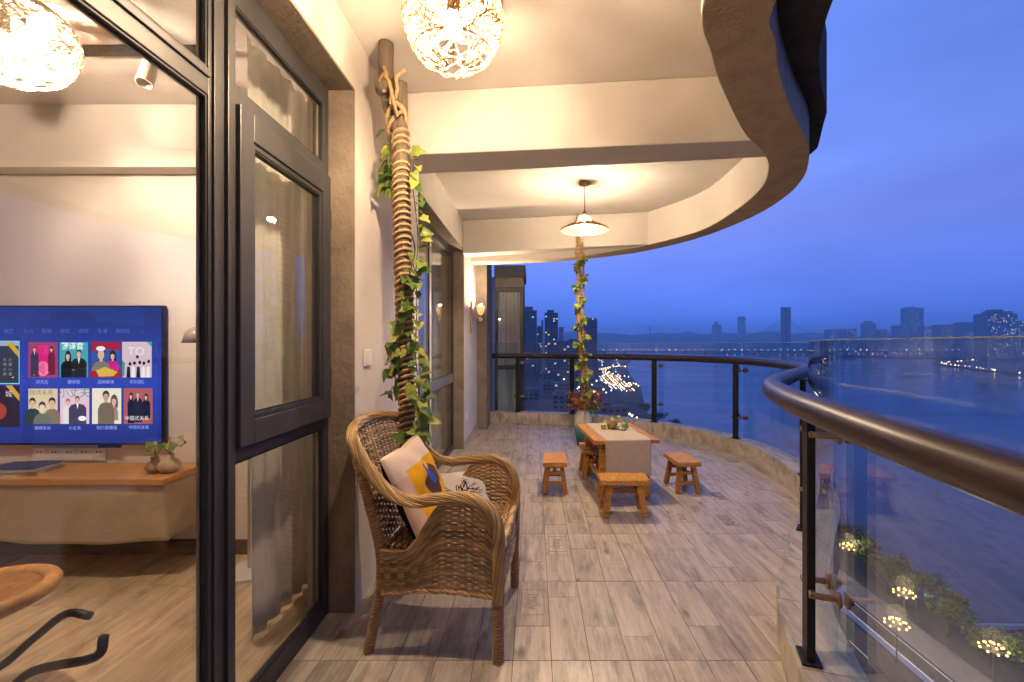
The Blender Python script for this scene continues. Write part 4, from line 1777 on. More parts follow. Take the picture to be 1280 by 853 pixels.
MB().tube([axis2(t) for t in np.linspace(0, 1, 30)], [.030 - .008 * t + .004 * sin(t * 40) for t in np.linspace(0, 1, 30)], 9).build('trunk', M['driftwood'], sp, smooth=True)
MB().tube([axis2(t) + Vector((.045 + .01 * sin(t * 12), -.01, 0)) for t in np.linspace(0, .9, 26)], .013, 7).build('second_stick', M['driftwood'], sp, smooth=True)
q = []
a = 0
for i in range(700):
    t = .02 + .93 * i / 700
    c_ = axis2(t) + Vector((.015, 0, 0))
    a += 2 * pi / 14
    q.append(c_ + Vector((cos(a) * .048, sin(a) * .034, 0)))
MB().tube(q[::2], .0042, 4).build('binding_rope', M['rope'], sp)
top = axis2(1)
MB().tube([top, top + Vector((0, 0, .045))], .012, 8).build('metal_cap', M['brass'], sp)
hk = MB()
hk.tube([top + Vector((.01 * cos(t), 0, .065 + .012 * sin(t))) for t in np.linspace(0, 2 * pi, 14)], .002, 5, closed=True)
hk.build('hook_ring', M['brass'], sp)
MB().tube([top + Vector((0, 0, .077)), (top + Vector((L2[0], L2[1], 2.70))) / 2 + Vector((0, 0, .02 - top.z / 2 + top.z / 2 - .01)), Vector((L2[0], L2[1] + .004, 2.665))], .0012, 4).build('tie_wire', M['brass'], sp)
iv2 = thing('ivy_vine', 'thin ivy with yellow green leaves on the slim far post', 'vine', (VX, VY, .5))
mb = MB()
rl3 = random.Random(77)
st = MB()
q = []
for i in range(160):
    t = .02 + .84 * i / 160
    th = i * .33
    q.append(axis2(t) + Vector((.015 + cos(th) * .055, sin(th) * .05, 0)))
st.tube(q, .003, 4)
st.build('stem', M['stem'], iv2)
cnt = 0
for p in q:
    for _ in range(2):
        if rl3.random() < .80:
            out = Vector((rl3.uniform(-1, 1), -.7, rl3.uniform(-.2, .3))).normalized()
            leaf_at(p + Vector((rl3.uniform(-.035, .035), -.01, rl3.uniform(-.02, .02))), out, rl3.uniform(.7, 1.15), rl3, iv2)
            cnt += 1
print('ivy2', cnt)

# ================================================================== living room: television
tv = thing('television', 'wall mounted television showing a blue menu of programme posters', 'television', (-2.91, 2.68, 1.06))
TVY = 2.675
bz = MB().box(-3.64, -2.178, TVY, 2.705, .655, 1.475).build('case', M['post'], tv, bevel=.004)
scr_m = bpy.data.materials.new('tv_screen')
scr_m.use_nodes = True
nt = scr_m.node_tree
nt.nodes.remove(nt.nodes['Principled BSDF'])
tc = nt.nodes.new('ShaderNodeTexCoord')
sp_ = nt.nodes.new('ShaderNodeSeparateXYZ')
nt.links.new(tc.outputs['Generated'], sp_.inputs[0])
rp = nt.nodes.new('ShaderNodeValToRGB')
e = rp.color_ramp.elements
e[0].position, e[1].position = 0, 1
e[0].color, e[1].color = (.010, .022, .16, 1), (.008, .022, .13, 1)
k = e.new(.45)
k.color = (.020, .045, .36, 1)
nt.links.new(sp_.outputs['Z'], rp.inputs[0])
em = nt.nodes.new('ShaderNodeEmission')
nt.links.new(rp.outputs[0], em.inputs[0])
gl = nt.nodes.new('ShaderNodeBsdfGlossy')
gl.inputs['Roughness'].default_value = .12
gl.inputs[0].default_value = (.04, .04, .04, 1)
ads = nt.nodes.new('ShaderNodeAddShader')
nt.links.new(em.outputs[0], ads.inputs[0])
nt.links.new(gl.outputs[0], ads.inputs[1])
nt.links.new(ads.outputs[0], nt.nodes['Material Output'].inputs['Surface'])
scr_m.cycles.emission_sampling = 'NONE'
sb_ = MB().box(-3.63, -2.188, TVY - .0015, TVY - .0001, .668, 1.465).build('screen', scr_m, tv)
MB().box(-2.56, -2.43, TVY - .004, TVY + .01, .640, .654).build('sensor_bar', M['post'], tv, bevel=.002)

EMI = {}


def E(r, g, b):
    """screen colour given as display values"""
    k = (r, g, b)
    if k not in EMI:
        lin = [((c / 255 + .055) / 1.055) ** 2.4 if c > 10 else c / 255 / 12.92 for c in k]
        EMI[k] = emit('screen_rgb_%d_%d_%d' % k, lin, 1.0, False)
    return EMI[k]


def sx_(px, py, lay=1):
    p = pix(px, py, TVY)
    return (p[0], TVY - .0016 - .0004 * lay, p[2])


class Poster:
    def __init__(s, x0, y0, x1, y1, col):
        s.mb = MB()
        s.mats = []
        s.b = (x0, y0, x1, y1)
        s.poly([(0, 0), (1, 0), (1, 1), (0, 1)], col, 1)

    def poly(s, pts, col, lay=2):
        if col not in s.mats:
            s.mats.append(col)
        x0, y0, x1, y1 = s.b
        vs = [sx_(x0 + (x1 - x0) * u, y0 + (y1 - y0) * v, lay) for u, v in pts]
        s.mb.add(vs, [tuple(range(len(vs)))], s.mats.index(col))

    def ell(s, cx, cy, rx, ry, col, lay=3):
        s.poly([(cx + rx * cos(t), cy + ry * sin(t)) for t in np.linspace(0, 2 * pi, 15)[:-1]], col, lay)

    def figure(s, cx, top, hs, skin, hair, body, w=.2, bottom=1.0, lay=3, long=False, shirt=None):
        """simple bust: hs = head height"""
        if long:
            s.ell(cx, top + hs * .75, hs * .52, hs * .95, hair, lay)
        s.poly([(cx - w, bottom), (cx - w, top + hs * 1.75), (cx - w * .72, top + hs * 1.3), (cx - hs * .18, top + hs * 1.08), (cx + hs * .18, top + hs * 1.08), (cx + w * .72, top + hs * 1.3), (cx + w, top + hs * 1.75), (cx + w, bottom)], body, lay + 1)
        if shirt:
            s.poly([(cx - hs * .2, top + hs * 1.1), (cx + hs * .2, top + hs * 1.1), (cx, top + hs * 1.9)], shirt, lay + 2)
        s.poly([(cx - hs * .13, top + hs * .8), (cx + hs * .13, top + hs * .8), (cx + hs * .13, top + hs * 1.15), (cx - hs * .13, top + hs * 1.15)], skin, lay + 2)
        s.ell(cx, top + hs * .42, hs * .40, hs * .42, hair, lay + 3)
        s.ell(cx, top + hs * .58, hs * .31, hs * .44, skin, lay + 4)
        s.poly([(cx - hs * .32, top + hs * .36), (cx - hs * .2, top + hs * .18), (cx + hs * .25, top + hs * .16), (cx + hs * .33, top + hs * .38), (cx, top + hs * .28)], hair, lay + 5)

    def done(s):
        return s.mb.build('programme_poster', [E(*c) for c in s.mats], sb_, fix=False)


def scr_text(body, px, py, size_px, col, lay=12, bold=0.0):
    p = sx_(px, py, lay)
    mt = Matrix.Translation(p) @ Matrix.Rotation(pi / 2, 4, 'X')
    return text_mesh(body, size_px * TVY / F, E(*col), 'screen_text', sb_, mt, font_bold=bold)


SK, BK = (205, 165, 140), (28, 22, 24)
# top row
P = Poster(36, 428, 72.5, 472, (150, 60, 100))
P.ell(.5, .5, .28, .45, (200, 30, 110), 2)
P.ell(.5, .75, .2, .22, (235, 120, 160), 2)
P.poly([(.36, .10), (.66, .10), (.66, .34), (.36, .34)], (220, 70, 130), 2)
P.figure(.22, .13, .13, SK, BK, (60, 50, 75), .14, .98, shirt=(170, 170, 200))
P.figure(.80, .14, .13, SK, BK, (105, 30, 55), .12, .92, long=True)
P.done()
P = Poster(75, 428, 110.5, 472, (70, 150, 160))
P.figure(.30, .28, .22, SK, BK, (24, 24, 28), .25, 1.0, long=True)
P.figure(.70, .20, .22, SK, BK, (36, 34, 38), .27, 1.0, shirt=(210, 210, 215), lay=9)
P.done()
scr_text('翻译官', 92.5, 433.5, 9.5, (225, 235, 235), 20, .0006)
P = Poster(114.5, 427.5, 151, 472, (150, 30, 50))
P.poly([(0, .3), (.3, .2), (1, .25), (1, .75), (0, .7)], (50, 80, 150), 2)
P.figure(.74, .28, .22, SK, BK, (190, 30, 130), .2, .85, long=True)
P.figure(.36, .14, .36, SK, (70, 25, 30), (120, 110, 105), .33, 1.0, lay=9)
P.ell(.36, .19, .16, .07, (225, 215, 215), 17)
P.poly([(.0, .82), (1, .78), (1, 1), (0, 1)], (150, 30, 40), 18)
P.poly([(.2, .80), (.5, .70), (.95, .84), (.8, .96), (.3, .98)], (205, 165, 60), 19)
P.done()
P = Poster(153, 427.5, 190, 472, (200, 175, 185))
P.poly([(.0, .5), (.1, .6), (.08, .95), (0, 1)], (60, 140, 120), 2)
P.poly([(.82, .0), (1, .0), (1, .14)], (60, 160, 150), 2)
for (a, b_) in ((.27, .62), (.42, .60), (.52, .42), (.60, .58), (.74, .60), (.9, .55)):
    P.ell(a, b_, .05, .05, BK, 3)
for a in (.22, .38, .55, .72, .88):
    P.poly([(a - .05, .70), (a + .05, .70), (a + .07, 1), (a - .07, 1)], BK if a in (.22, .55) else (225, 215, 215), 3)
P.done()
scr_text('TO', 171.5, 440, 15, (225, 215, 222), 14)
# lower row
P = Poster(36, 486, 72.5, 530, (205, 185, 150))
P.figure(.15, .25, .28, SK, BK, (50, 60, 62), .28, 1.0)
P.figure(.82, .24, .30, SK, BK, (125, 105, 85), .28, 1.0)
P.figure(.50, .36, .30, (225, 190, 170), BK, (105, 105, 90), .30, 1.0, lay=10)
P.done()
scr_text('锦绣未央', 54, 491, 7.5, (120, 115, 100), 22)
P = Poster(75.5, 486, 112, 530, (215, 180, 195))
P.figure(.28, .28, .18, SK, (120, 70, 50), (215, 205, 205), .17, 1.0, long=False)
P.figure(.62, .20, .20, SK, (110, 50, 40), (70, 60, 80), .30, 1.0, shirt=(230, 230, 235), lay=9)
P.ell(.8, .84, .14, .07, (235, 235, 235), 18)
P.done()
scr_text('小丈夫', 93.5, 492, 13, (30, 150, 110), 4)
P = Poster(115.5, 485.5, 152, 530, (220, 210, 190))
P.figure(.76, .22, .26, SK, (90, 65, 55), (150, 125, 105), .14, .9, long=True)
P.figure(.50, .06, .30, (190, 145, 115), BK, (115, 95, 75), .28, 1.0, lay=9)
P.done()
P = Poster(155, 485.5, 191, 530, (165, 85, 80))
P.figure(.26, .15, .15, SK, BK, BK, .12, .98, long=True)
P.figure(.78, .17, .15, SK, BK, BK, .15, .84, long=True)
P.figure(.51, .10, .15, SK, (120, 90, 80), (34, 30, 34), .15, .95, shirt=(200, 190, 200), lay=9)
P.done()
scr_text('中国式关系', 173, 523, 6.0, (230, 220, 220), 22)
# large tiles at the left edge
P = Poster(-42, 427.5, 24, 479, (52, 54, 66))
P.poly([(.0, .0), (1, 0), (1, .10), (0, .10)], (150, 155, 170), 2)
P.poly([(.74, 0), (.86, 0), (1, .22), (1, .38)], (190, 150, 30), 3)
P.done()
P = Poster(-42, 482, 25, 534, (48, 30, 32))
P.ell(.62, .62, .14, .2, (150, 60, 35), 2)
P.poly([(.74, 0), (.86, 0), (1, .22), (1, .38)], (190, 150, 30), 3)
P.done()
s = MB()
for (x0, x1, y0, y1) in ((-43, 25, 426.3, 427.5), (-43, 25, 479, 480.3), (24, 25, 427.5, 479)):
    s.add([sx_(x0, y1, 2), sx_(x1, y1, 2), sx_(x1, y0, 2), sx_(x0, y0, 2)], [(0, 1, 2, 3)])
s.build('highlight_border', E(110, 195, 235), sb_, fix=False)
for k, tx in enumerate(('人间', '心里')):
    for j, ch in enumerate(tx * 2):
        scr_text(ch, 7 + k * 7, 450 + j * 6, 4.5, (150, 150, 160), 8)
scr_text('城', 12, 493, 9, (200, 190, 190), 8)
for (tx, px) in (('综艺', 11.5), ('少儿', 36), ('影视', 59), ('纪实', 82), ('体育', 105), ('生活', 128.5), ('梅竞区', 154), ('|', 178.5)):
    scr_text(tx, px, 414.5, 6.2, (84, 92, 168), 3)
for (tx, px, py) in (('好先生', 53.5, 478), ('翻译官', 93, 478), ('武林群侠', 133, 478), ('欢乐颂2', 171.5, 478), ('锦绣未央', 54, 535.5), ('小丈夫', 94, 535.5), ('别口音播报', 134, 535), ('中国式关系', 174, 534.5)):
    scr_text(tx, px, py, 5.2, (150, 165, 225), 3)

# ================================================================== living room: shelf, cloth, small things
M['oak'] = mat('honey_wood', (.52, .25, .075), .38, var=.25, scale=4, stretch=(2, 14, 14))
SHX = -1.935
sh = MB().box(-4.2, SHX, 2.375, 2.704, .512, .545).build('wall_shelf', M['oak'], bevel=.003)
tag(sh, 'long honey coloured wooden shelf under the television', 'shelf')
M['shelf_linen'] = cloth_mat('shelf_linen', (.52, .42, .31), .1, var=.08, scale=6, bump=.3)


def drape(u, v):
    z = lerp(.215 + .012 * sin(u * 7), .511, v)
    k = 1 - v
    L1_, L2_ = 2.2, .32
    s_ = u * (L1_ + L2_)
    wv = (.012 * sin(s_ * 6.3) + .008 * sin(s_ * 15 + 1)) * k
    if s_ < L1_:
        return (SHX - .012 - L1_ + s_, 2.39 + wv, z)
    return (SHX - .012 + wv, 2.39 + (s_ - L1_), z)


dr = MB().grid(drape, 180, 16).build('shelf_cloth', M['shelf_linen'], smooth=True, solid=.003, fix=False)
tag(dr, 'pale linen cloth hanging below the wooden shelf', 'cloth')
bk = [((-2.83, 2.50), .30, .20, .545, .018, .25, (.55, .50, .42), 'worn pale paperback lying at the bottom of the shelf stack'), ((-2.80, 2.50), .26, .18, .5635, .022, .12, (.05, .06, .10), 'dark covered book lying on top of the pale paperback')]
for (c_, w_, d, z0, hh, rz, col, lab) in bk:
    b = thing('book', lab, 'book', (c_[0], c_[1], z0), 'books on the shelf')
    cm = mat('book_cover', col, .5)
    MB().box(-w_ / 2, w_ / 2, -d / 2, d / 2, 0.0005, .003).box(-w_ / 2, w_ / 2, -d / 2, d / 2, hh - .003, hh).box(-w_ / 2, -w_ / 2 + .003, -d / 2, d / 2, .003, hh - .003).build('cover', cm, b).matrix_parent_inverse = Matrix()
    MB().box(-w_ / 2 + .003, w_ / 2 - .004, -d / 2 + .004, d / 2 - .004, .0032, hh - .0032).build('pages', mat('pages', (.62, .55, .42), .8), b).matrix_parent_inverse = Matrix()
    b.rotation_euler = (0, 0, rz)
M['clay'] = mat('clay', (.30, .20, .13), .6, var=.2, scale=14)
M['clay2'] = mat('pale_clay', (.46, .33, .23), .6, var=.2, scale=14)
prof = [(.0001, 0), (.022, 0), (.038, .018), (.040, .035), (.030, .055), (.016, .068), (.018, .085), (.013, .085), (.011, .07), (.0001, .066)]
for k, (px, py, sc_, mt_, lab) in enumerate(((194, 589, 1.0, 'clay', 'darker brown bud vase, left of the pair on the shelf'), (212, 588, 1.2, 'clay2', 'paler round bud vase, right of the pair on the shelf'))):
    Y_ = 2.50
    X_ = pix(px, py, Y_)[0]
    v_ = thing('bud_vase', lab, 'vase', (X_, Y_, .5455), 'bud vases on the shelf')
    MB().lathe([(r_ * sc_ * 1.15, z_ * sc_) for r_, z_ in prof], (X_, Y_, .5455), 18).build('clay_body', M[mt_], v_, smooth=True)
    rl4 = random.Random(50 + k)
    for j in range(6):
        q0 = Vector((X_, Y_, .5455 + .08 * sc_))
        q1 = q0 + Vector((rl4.uniform(-.03, .07), rl4.uniform(-.03, .02), rl4.uniform(.03, .09)))
        MB().tube([q0, (q0 + q1) / 2 + Vector((0, 0, .02)), q1], .0016, 4).build('stem', M['stem'], v_)
        leaf_at(q1, Vector((rl4.uniform(-.4, 1), -.8, .2)).normalized(), .8, rl4, v_)
ps = thing('socket_panel', 'long white panel of wall sockets above the shelf', 'socket panel', (-2.7, 2.71, .60))
for k in range(5):
    x0 = -2.985 + k * .088
    MB().box(x0, x0 + .086, 2.709, 2.7195, .556, .634).build('socket', M['white_plastic'], ps, bevel=.002)
    MB().box(x0 + .03, x0 + .036, 2.7085, 2.709, .60, .612).box(x0 + .05, x0 + .056, 2.7085, 2.709, .60, .612).build('slot', M['post'], ps)

# floor lamp in the room corner
fx, fy = pix(312, 712, 2.50)[0], 2.50
flp = thing('floor_lamp', 'slim white floor lamp with a bowl head in the living room corner', 'floor lamp', (fx, fy, 0))
M['lamp_white'] = mat('lamp_white', (.62, .58, .52), .35, var=.03)
MB().lathe([(.0001, .0005), (.13, .0005), (.13, .014), (.10, .020), (.0001, .022)], (fx, fy, 0), 28).build('base', M['lamp_white'], flp, smooth=False)
MB().tube([(fx, fy, .02), (fx, fy, 1.45), (fx - .03, fy, 1.50), (fx - .12, fy + .0, 1.47)], .010, 8).build('stem', M['lamp_white'], flp, smooth=True)
hx, hz = pix(248, 423, 2.50)[0], 1.285
MB().tube([(fx - .12, fy, 1.47), (hx + .06, fy, 1.36)], .009, 8).build('arm', M['lamp_white'], flp, smooth=True)
hd = MB().lathe([(.004, .09), (.035, .085), (.062, .055), (.075, .0), (.072, 0), (.058, .05), (.030, .078), (.004, .082)], (hx, fy, hz - .03), 24).build('lamp_head', mat('lamp_taupe', (.36, .30, .25), .4), flp, smooth=True)

# track with spotlights
trk = MB().box(-3.9, -1.45, 2.085, 2.115, 2.582, 2.6185).build('spotlight_track', M['post'])
tag(trk, 'thin black spotlight track on the living room ceiling', 'track')
M['spot_body'] = mat('spot_body', (.66, .58, .52), .6)


def spot(x, y, aim, lab, watts):
    t = thing('track_spotlight', lab, 'spotlight', (x, y, 2.58), 'track spotlights')
    d = (Vector(aim) - Vector((x, y, 2.50))).normalized()
    c_ = Vector((x, y, 2.50))
    MB().tube([(x, y, 2.581), c_], .008, 6).build('bracket', M['spot_body'], t)
    u = d.orthogonal().normalized()
    w_ = d.cross(u)
    mb = MB()
    a, b_ = c_ - d * .06, c_ + d * .07
    ring = lambda p, r_: [p + (u * cos(k * pi / 10) + w_ * sin(k * pi / 10)) * r_ for k in range(20)]
    vs = ring(a, .030) + ring(b_, .034) + ring(b_, .029) + ring(a + d * .02, .024)
    fs = []
    for r_ in range(3):
        for k in range(20):
            k2 = (k + 1) % 20
            fs.append((r_ * 20 + k, r_ * 20 + k2, (r_ + 1) * 20 + k2, (r_ + 1) * 20 + k))
    fs.append(tuple(range(20)))
    fs.append(tuple(60 + k for k in range(20)))
    mb.add(vs, fs)
    mb.build('barrel', M['spot_body'], t)
    return t


SPW = 330
spot(-1.78, 2.10, (-1.70, 1.2, 0), 'track spotlight nearest the window mullion', SPW)
spot(-2.32, 2.10, (-2.5, 1.0, 0), 'track spotlight left of the one by the mullion', SPW)
spot(-3.0, 2.10, (-3.1, 1.1, 0), 'track spotlight at the left end, above the television', SPW)

# rattan chair inside the room
rc = thing('cane_chair', 'round cane seated chair with bent black tube legs inside the living room', 'chair', (-1.89, 1.50, 0))
cc = Vector((-1.895, 1.50, .395))
mb = MB()
ringp = [cc + Vector((.215 * cos(t), .215 * sin(t), .012 * cos(t))) for t in np.linspace(0, 2 * pi, 41)[:-1]]
mb.tube(ringp, .026, 10, closed=True)
M['honey_cane'] = mat('honey_cane', (.46, .22, .06), .4, var=.25, scale=30)
mb.build('seat_rim', M['honey_cane'], rc, smooth=True)
mb = MB()
for k in range(42):
    t = -.20 + .4 * (k + .5) / 42
    h_ = sqrt(max(0, .205 ** 2 - t * t))
    mb.tube([cc + Vector((t, -h_, .008)), cc + Vector((t, 0, -.012)), cc + Vector((t, h_, .008))], .0030, 4)
mb.build('seat_strands', M['honey_cane'], rc)
for (py0, py1, yy) in ((768, 766, 1.62), (800, 800, 1.42)):
    a = Vector(pix(-10, 838 if yy > 1.5 else 880, yy))
    b_ = Vector(pix(40, 800 if yy > 1.5 else 840, yy))
    c_ = Vector(pix(82 if yy > 1.5 else 118, 768 if yy > 1.5 else 822, yy))
    d_ = Vector(pix(113 if yy > 1.5 else 130, 770 if yy > 1.5 else 796, yy))
    pts = catm3([Vector((a.x - .25, yy, max(.05, a.z - .15))), a, b_, c_, d_], 6)
    MB().tube(pts, .014, 10).build('leg', M['post'], rc, smooth=True)
MB().tube([cc + Vector((-.05, .05, -.03)), cc + Vector((-.12, .0, -.2)), cc + Vector((-.1, -.05, -.41))], .013, 8).build('leg', M['post'], rc, smooth=True)
MB().tube([cc + Vector((.02, -.1, -.03)), cc + Vector((-.02, -.05, -.25)), cc + Vector((.06, .03, -.41))], .013, 8).build('leg', M['post'], rc, smooth=True)

# bedroom lamp behind the far window
bl = thing('ceiling_lamp', 'round lit ceiling lamp in the room behind the far sliding window', 'ceiling lamp', (-2.4, 4.6, 2.6))
MB().lathe([(.0001, 0), (.2, 0), (.2, .05), (.0001, .05)], (-2.4, 4.6, 2.57), 24).build('rim', M['white_plastic'], bl)
MB().lathe([(.0001, -.02), (.18, -.012), (.18, -.001), (.0001, -.001)], (-2.4, 4.6, 2.57), 24).build('diffuser', emit('bedroom_glow', (1, .82, .62), 18.0), bl)
# ================================================================== outside: river, banks, road, city, hills, haze
WZ, GZ = -50.0, -45.0
M['water'] = mat('river_water', (.008, .028, .075), .10, var=.2, scale=.02, spec=.5)
_nt = M['water'].node_tree
_p = _nt.nodes['Principled BSDF']
for l in list(_nt.links):
    if l.to_socket == _p.inputs['Roughness']:
        _nt.links.remove(l)
_p.inputs['Roughness'].default_value = .12
_tc = _nt.nodes.new('ShaderNodeTexCoord')
_n1 = _nt.nodes.new('ShaderNodeTexNoise')
_n1.inputs['Scale'].default_value = .22
_n1.inputs['Detail'].default_value = 4
_nt.links.new(_tc.outputs['Object'], _n1.inputs['Vector'])
_n1.inputs['Distortion'].default_value = .4
_mpw = _nt.nodes.new('ShaderNodeMapping')
_mpw.inputs['Scale'].default_value = (.5, 1.6, 1)
_nt.links.new(_tc.outputs['Object'], _mpw.inputs[0])
_nt.links.new(_mpw.outputs[0], _n1.inputs['Vector'])
_n2 = _nt.nodes.new('ShaderNodeTexNoise')
_n2.inputs['Scale'].default_value = .012
_n2.inputs['Detail'].default_value = 5
_nt.links.new(_mpw.outputs[0], _n2.inputs['Vector'])
_mr = _nt.nodes.new('ShaderNodeMapRange')
_mr.inputs['From Min'].default_value = .35
_mr.inputs['From Max'].default_value = .65
_mr.inputs['To Min'].default_value = .06
_mr.inputs['To Max'].default_value = .24
_nt.links.new(_n2.outputs[0], _mr.inputs[0])
_nt.links.new(_mr.outputs[0], _p.inputs['Roughness'])
_bp = _nt.nodes.new('ShaderNodeBump')
_bp.inputs['Strength'].default_value = .22
_bp.inputs['Distance'].default_value = .6
_nt.links.new(_n1.outputs[0], _bp.inputs['Height'])
_nt.links.new(_bp.outputs[0], _p.inputs['Normal'])
water = MB().add([(-6000, -1500, WZ), (6000, -1500, WZ), (6000, 6100, WZ), (-6000, 6100, WZ)], [(0, 1, 2, 3)]).build('river', M['water'])
tag(water, 'wide dark blue river below the balcony', 'river', kind='structure')

M['ground'] = mat('bank_ground', (.055, .060, .055), .95, var=.35, scale=.06, detail=6)
M['asphalt'] = mat('asphalt', (.06, .055, .052), .85, var=.15, scale=.6)
M['paving'] = mat('paving', (.17, .16, .155), .9, var=.12, scale=1.2)
M['concrete'] = mat('concrete', (.42, .41, .40), .85, var=.1, scale=2)
bank = [(69, -60), (69.5, 40), (70, 62), (71, 77), (73, 100), (78, 154), (76, 308), (112, 480), (130, 600), (165, 800), (205, 1050), (270, 1300), (380, 1700), (480, 2300), (420, 3200), (300, 6000), (-5900, 6000), (-5900, -60)]
tag(MB().prism(bank, WZ - 1, GZ).build('near_bank_ground', M['ground']), 'dark built up river bank on the near side', 'river bank', kind='structure')
far_shore = [(620, 2650), (900, 2300), (1180, 1800), (1330, 1380), (2200, 1000), (5900, 700), (5900, 6000), (330, 6000), (440, 3300)]
tag(MB().prism(far_shore, WZ - 1, -44).build('far_bank_ground', M['ground']), 'low far river bank with the distant city', 'river bank', kind='structure')
spit = [(735, 640), (760, 690), (820, 811), (1010, 1168), (1330, 1390), (1330, 1360), (1030, 1120), (850, 790), (790, 660)]
tag(MB().prism(spit[::-1], WZ - 1, -48.2).build('river_spit', M['ground']), 'low lit spit of land reaching into the river', 'spit', kind='structure')
jet = [(70.5, 83), (70.5, 82.2), (140, 80.6), (140, 81.2)]
tag(MB().prism(jet[::-1], WZ - 1, -49.4).build('river_jetty', M['concrete']), 'thin low jetty line in the river beside the trees', 'jetty')

# riverside road
def road_strip(name, x0, x1, y0, y1, z, m):
    return MB().box(x0, x1, y0, y1, z - .3, z).build(name, m)


rd = tag(road_strip('riverside_road', 40, 57.5, -50, 330, GZ + .004 + .05, M['asphalt']), 'dark riverside road far below', 'road', kind='structure')
tag(road_strip('pavement', 57.5, 62.5, -50, 330, GZ + .17, M['paving']), 'pale pavement along the riverside road', 'pavement', kind='structure')
M['line'] = mat('lane_paint', (.75, .75, .75), .7)
for x_ in (44.5, 49):
    mb = MB()
    y_ = 40
    while y_ < 320:
        mb.box(x_ - .08, x_ + .08, y_, y_ + 4, GZ + .055, GZ + .0585)
        y_ += 9
    mb.build('lane_marking', M['line'], rd)
MB().box(57.0, 57.15, -50, 330, GZ + .055, GZ + .0585).build('lane_marking', M['line'], rd)
br = thing('streak_barrier', 'white barrier standing in for the streak of car lights along the riverside road', 'barrier', (53.6, 100, GZ))  # white blocks stand in for the light streak of passing cars
y_ = 52
while y_ < 200:
    MB().add([(53.3, y_, GZ + .05), (53.95, y_, GZ + .05), (53.75, y_, GZ + .8), (53.5, y_, GZ + .8), (53.3, y_ + 2.85, GZ + .05), (53.95, y_ + 2.85, GZ + .05), (53.75, y_ + 2.85, GZ + .8), (53.5, y_ + 2.85, GZ + .8)],
             [(3, 2, 1, 0), (4, 5, 6, 7), (0, 1, 5, 4), (1, 2, 6, 5), (2, 3, 7, 6), (3, 0, 4, 7)]).build('streak_block', mat('streak_white', (.62, .63, .66), .8) if y_ == 52 else bpy.data.materials['streak_white'], br)
    y_ += 3
sg = thing('road_sign', 'small blue road sign beside the riverside road', 'road sign', (50, 80, GZ))
MB().box(51.1, 52.1, 76.9, 77.0, GZ + 2.0, GZ + 5.0).build('board', emit('blue_sign_light', (.10, .22, .9), .55, False), sg)
MB().tube([(51.6, 77.06, GZ), (51.6, 77.06, GZ + 5)], .07, 6).build('pole', M['post'], sg)

# street lamps with clusters of globes
M['globe'] = emit('lamp_globe', (1, .50, .16), 5.0, False)
M['lamp_pole'] = mat('lamp_pole', (.20, .17, .13), .5)


def make_lamp():
    t = thing('street_lamp', '', 'street lamp', (0, 0, 0), 'globe street lamps along the riverside road')
    MB().tube([(0, 0, 0), (0, 0, .6), (0, 0, 5.6)], [.16, .10, .07], 8).build('pole', M['lamp_pole'], t)
    arms, gl_ = MB(), MB()
    for r_, n_, z_ in ((.0, 1, 6.4), (.8, 6, 6.1), (1.45, 9, 5.65)):
        for k in range(n_):
            a = 2 * pi * k / n_ + r_
            p = Vector((r_ * cos(a), r_ * sin(a), z_))
            arms.tube([(0, 0, 5.2), p * .5 + Vector((0, 0, 2.55)), p], .03, 4)
            gl_.ball(p, .155, 8)
    arms.build('lamp_arm', M['lamp_pole'], t)
    tag(gl_.build('globe_cluster', M['globe'], t, smooth=True), kind='stuff')
    ld = bpy.data.lights.new('lamp_light', 'POINT')
    ld.energy = 2000
    ld.color = (1, .68, .36)
    ld.shadow_soft_size = 1.2
    lo = bpy.data.objects.new('lamp_light', ld)
    COL.objects.link(lo)
    lo.parent = t
    lo.location = (0, 0, 7.2)
    return t


lm = make_lamp()
for k, (x_, y_, lab) in enumerate([(60, 74, 'lit globe street lamp on the pavement, in front of the big dark tree'), (52.4, 66, 'lit globe street lamp in the road median, nearest the balcony post'),
                                   (61, 60.6, 'lit globe street lamp beside the nearest green tree'), (62.5, 91, 'lit globe street lamp showing just past the near railing post'),
                                   (53, 98, 'lit globe street lamp in the median behind the railing post'), (62, 120, 'lit globe street lamp far along the pavement')]):
    o = lm if k == 0 else copy_tree(lm)
    o['label'] = lab
    o.location = (x_, y_, GZ + .1)
    o.rotation_euler = (0, 0, k * .7)

# trees on the bank
M['bark_tree'] = mat('tree_bark', (.10, .075, .05), .9, var=.3, scale=3)
M['foliage'] = mat('tree_foliage', (.035, .060, .018), .8, var=.45, scale=1.2, isl=.5, col2=(.075, .11, .03))


def crown_mesh(seed, R_, H_, n_=1500):
    rr = random.Random(seed)
    mb = MB()
    cl = [(Vector((rr.gauss(0, R_ * .45), rr.gauss(0, R_ * .45), rr.uniform(-.4, .45) * H_)), rr.uniform(.35, .6) * R_) for _ in range(16)]
    for k in range(n_):
        c_, r_ = rr.choice(cl)
        d = Vector((rr.gauss(0, 1), rr.gauss(0, 1), rr.gauss(0, 1))).normalized()
        p = c_ + d * r_ * rr.uniform(.6, 1.05)
        a = Vector((rr.uniform(-1, 1), rr.uniform(-1, 1), rr.uniform(-1, 1))).normalized()
        s_ = rr.uniform(.16, .34)
        b = (a.orthogonal().normalized()) * s_ * .6
        a = a * s_
        mb.add([p - a, p + b, p + a, p - b], [(0, 1, 2, 3)])
    return mb.mesh('crown', M['foliage'])


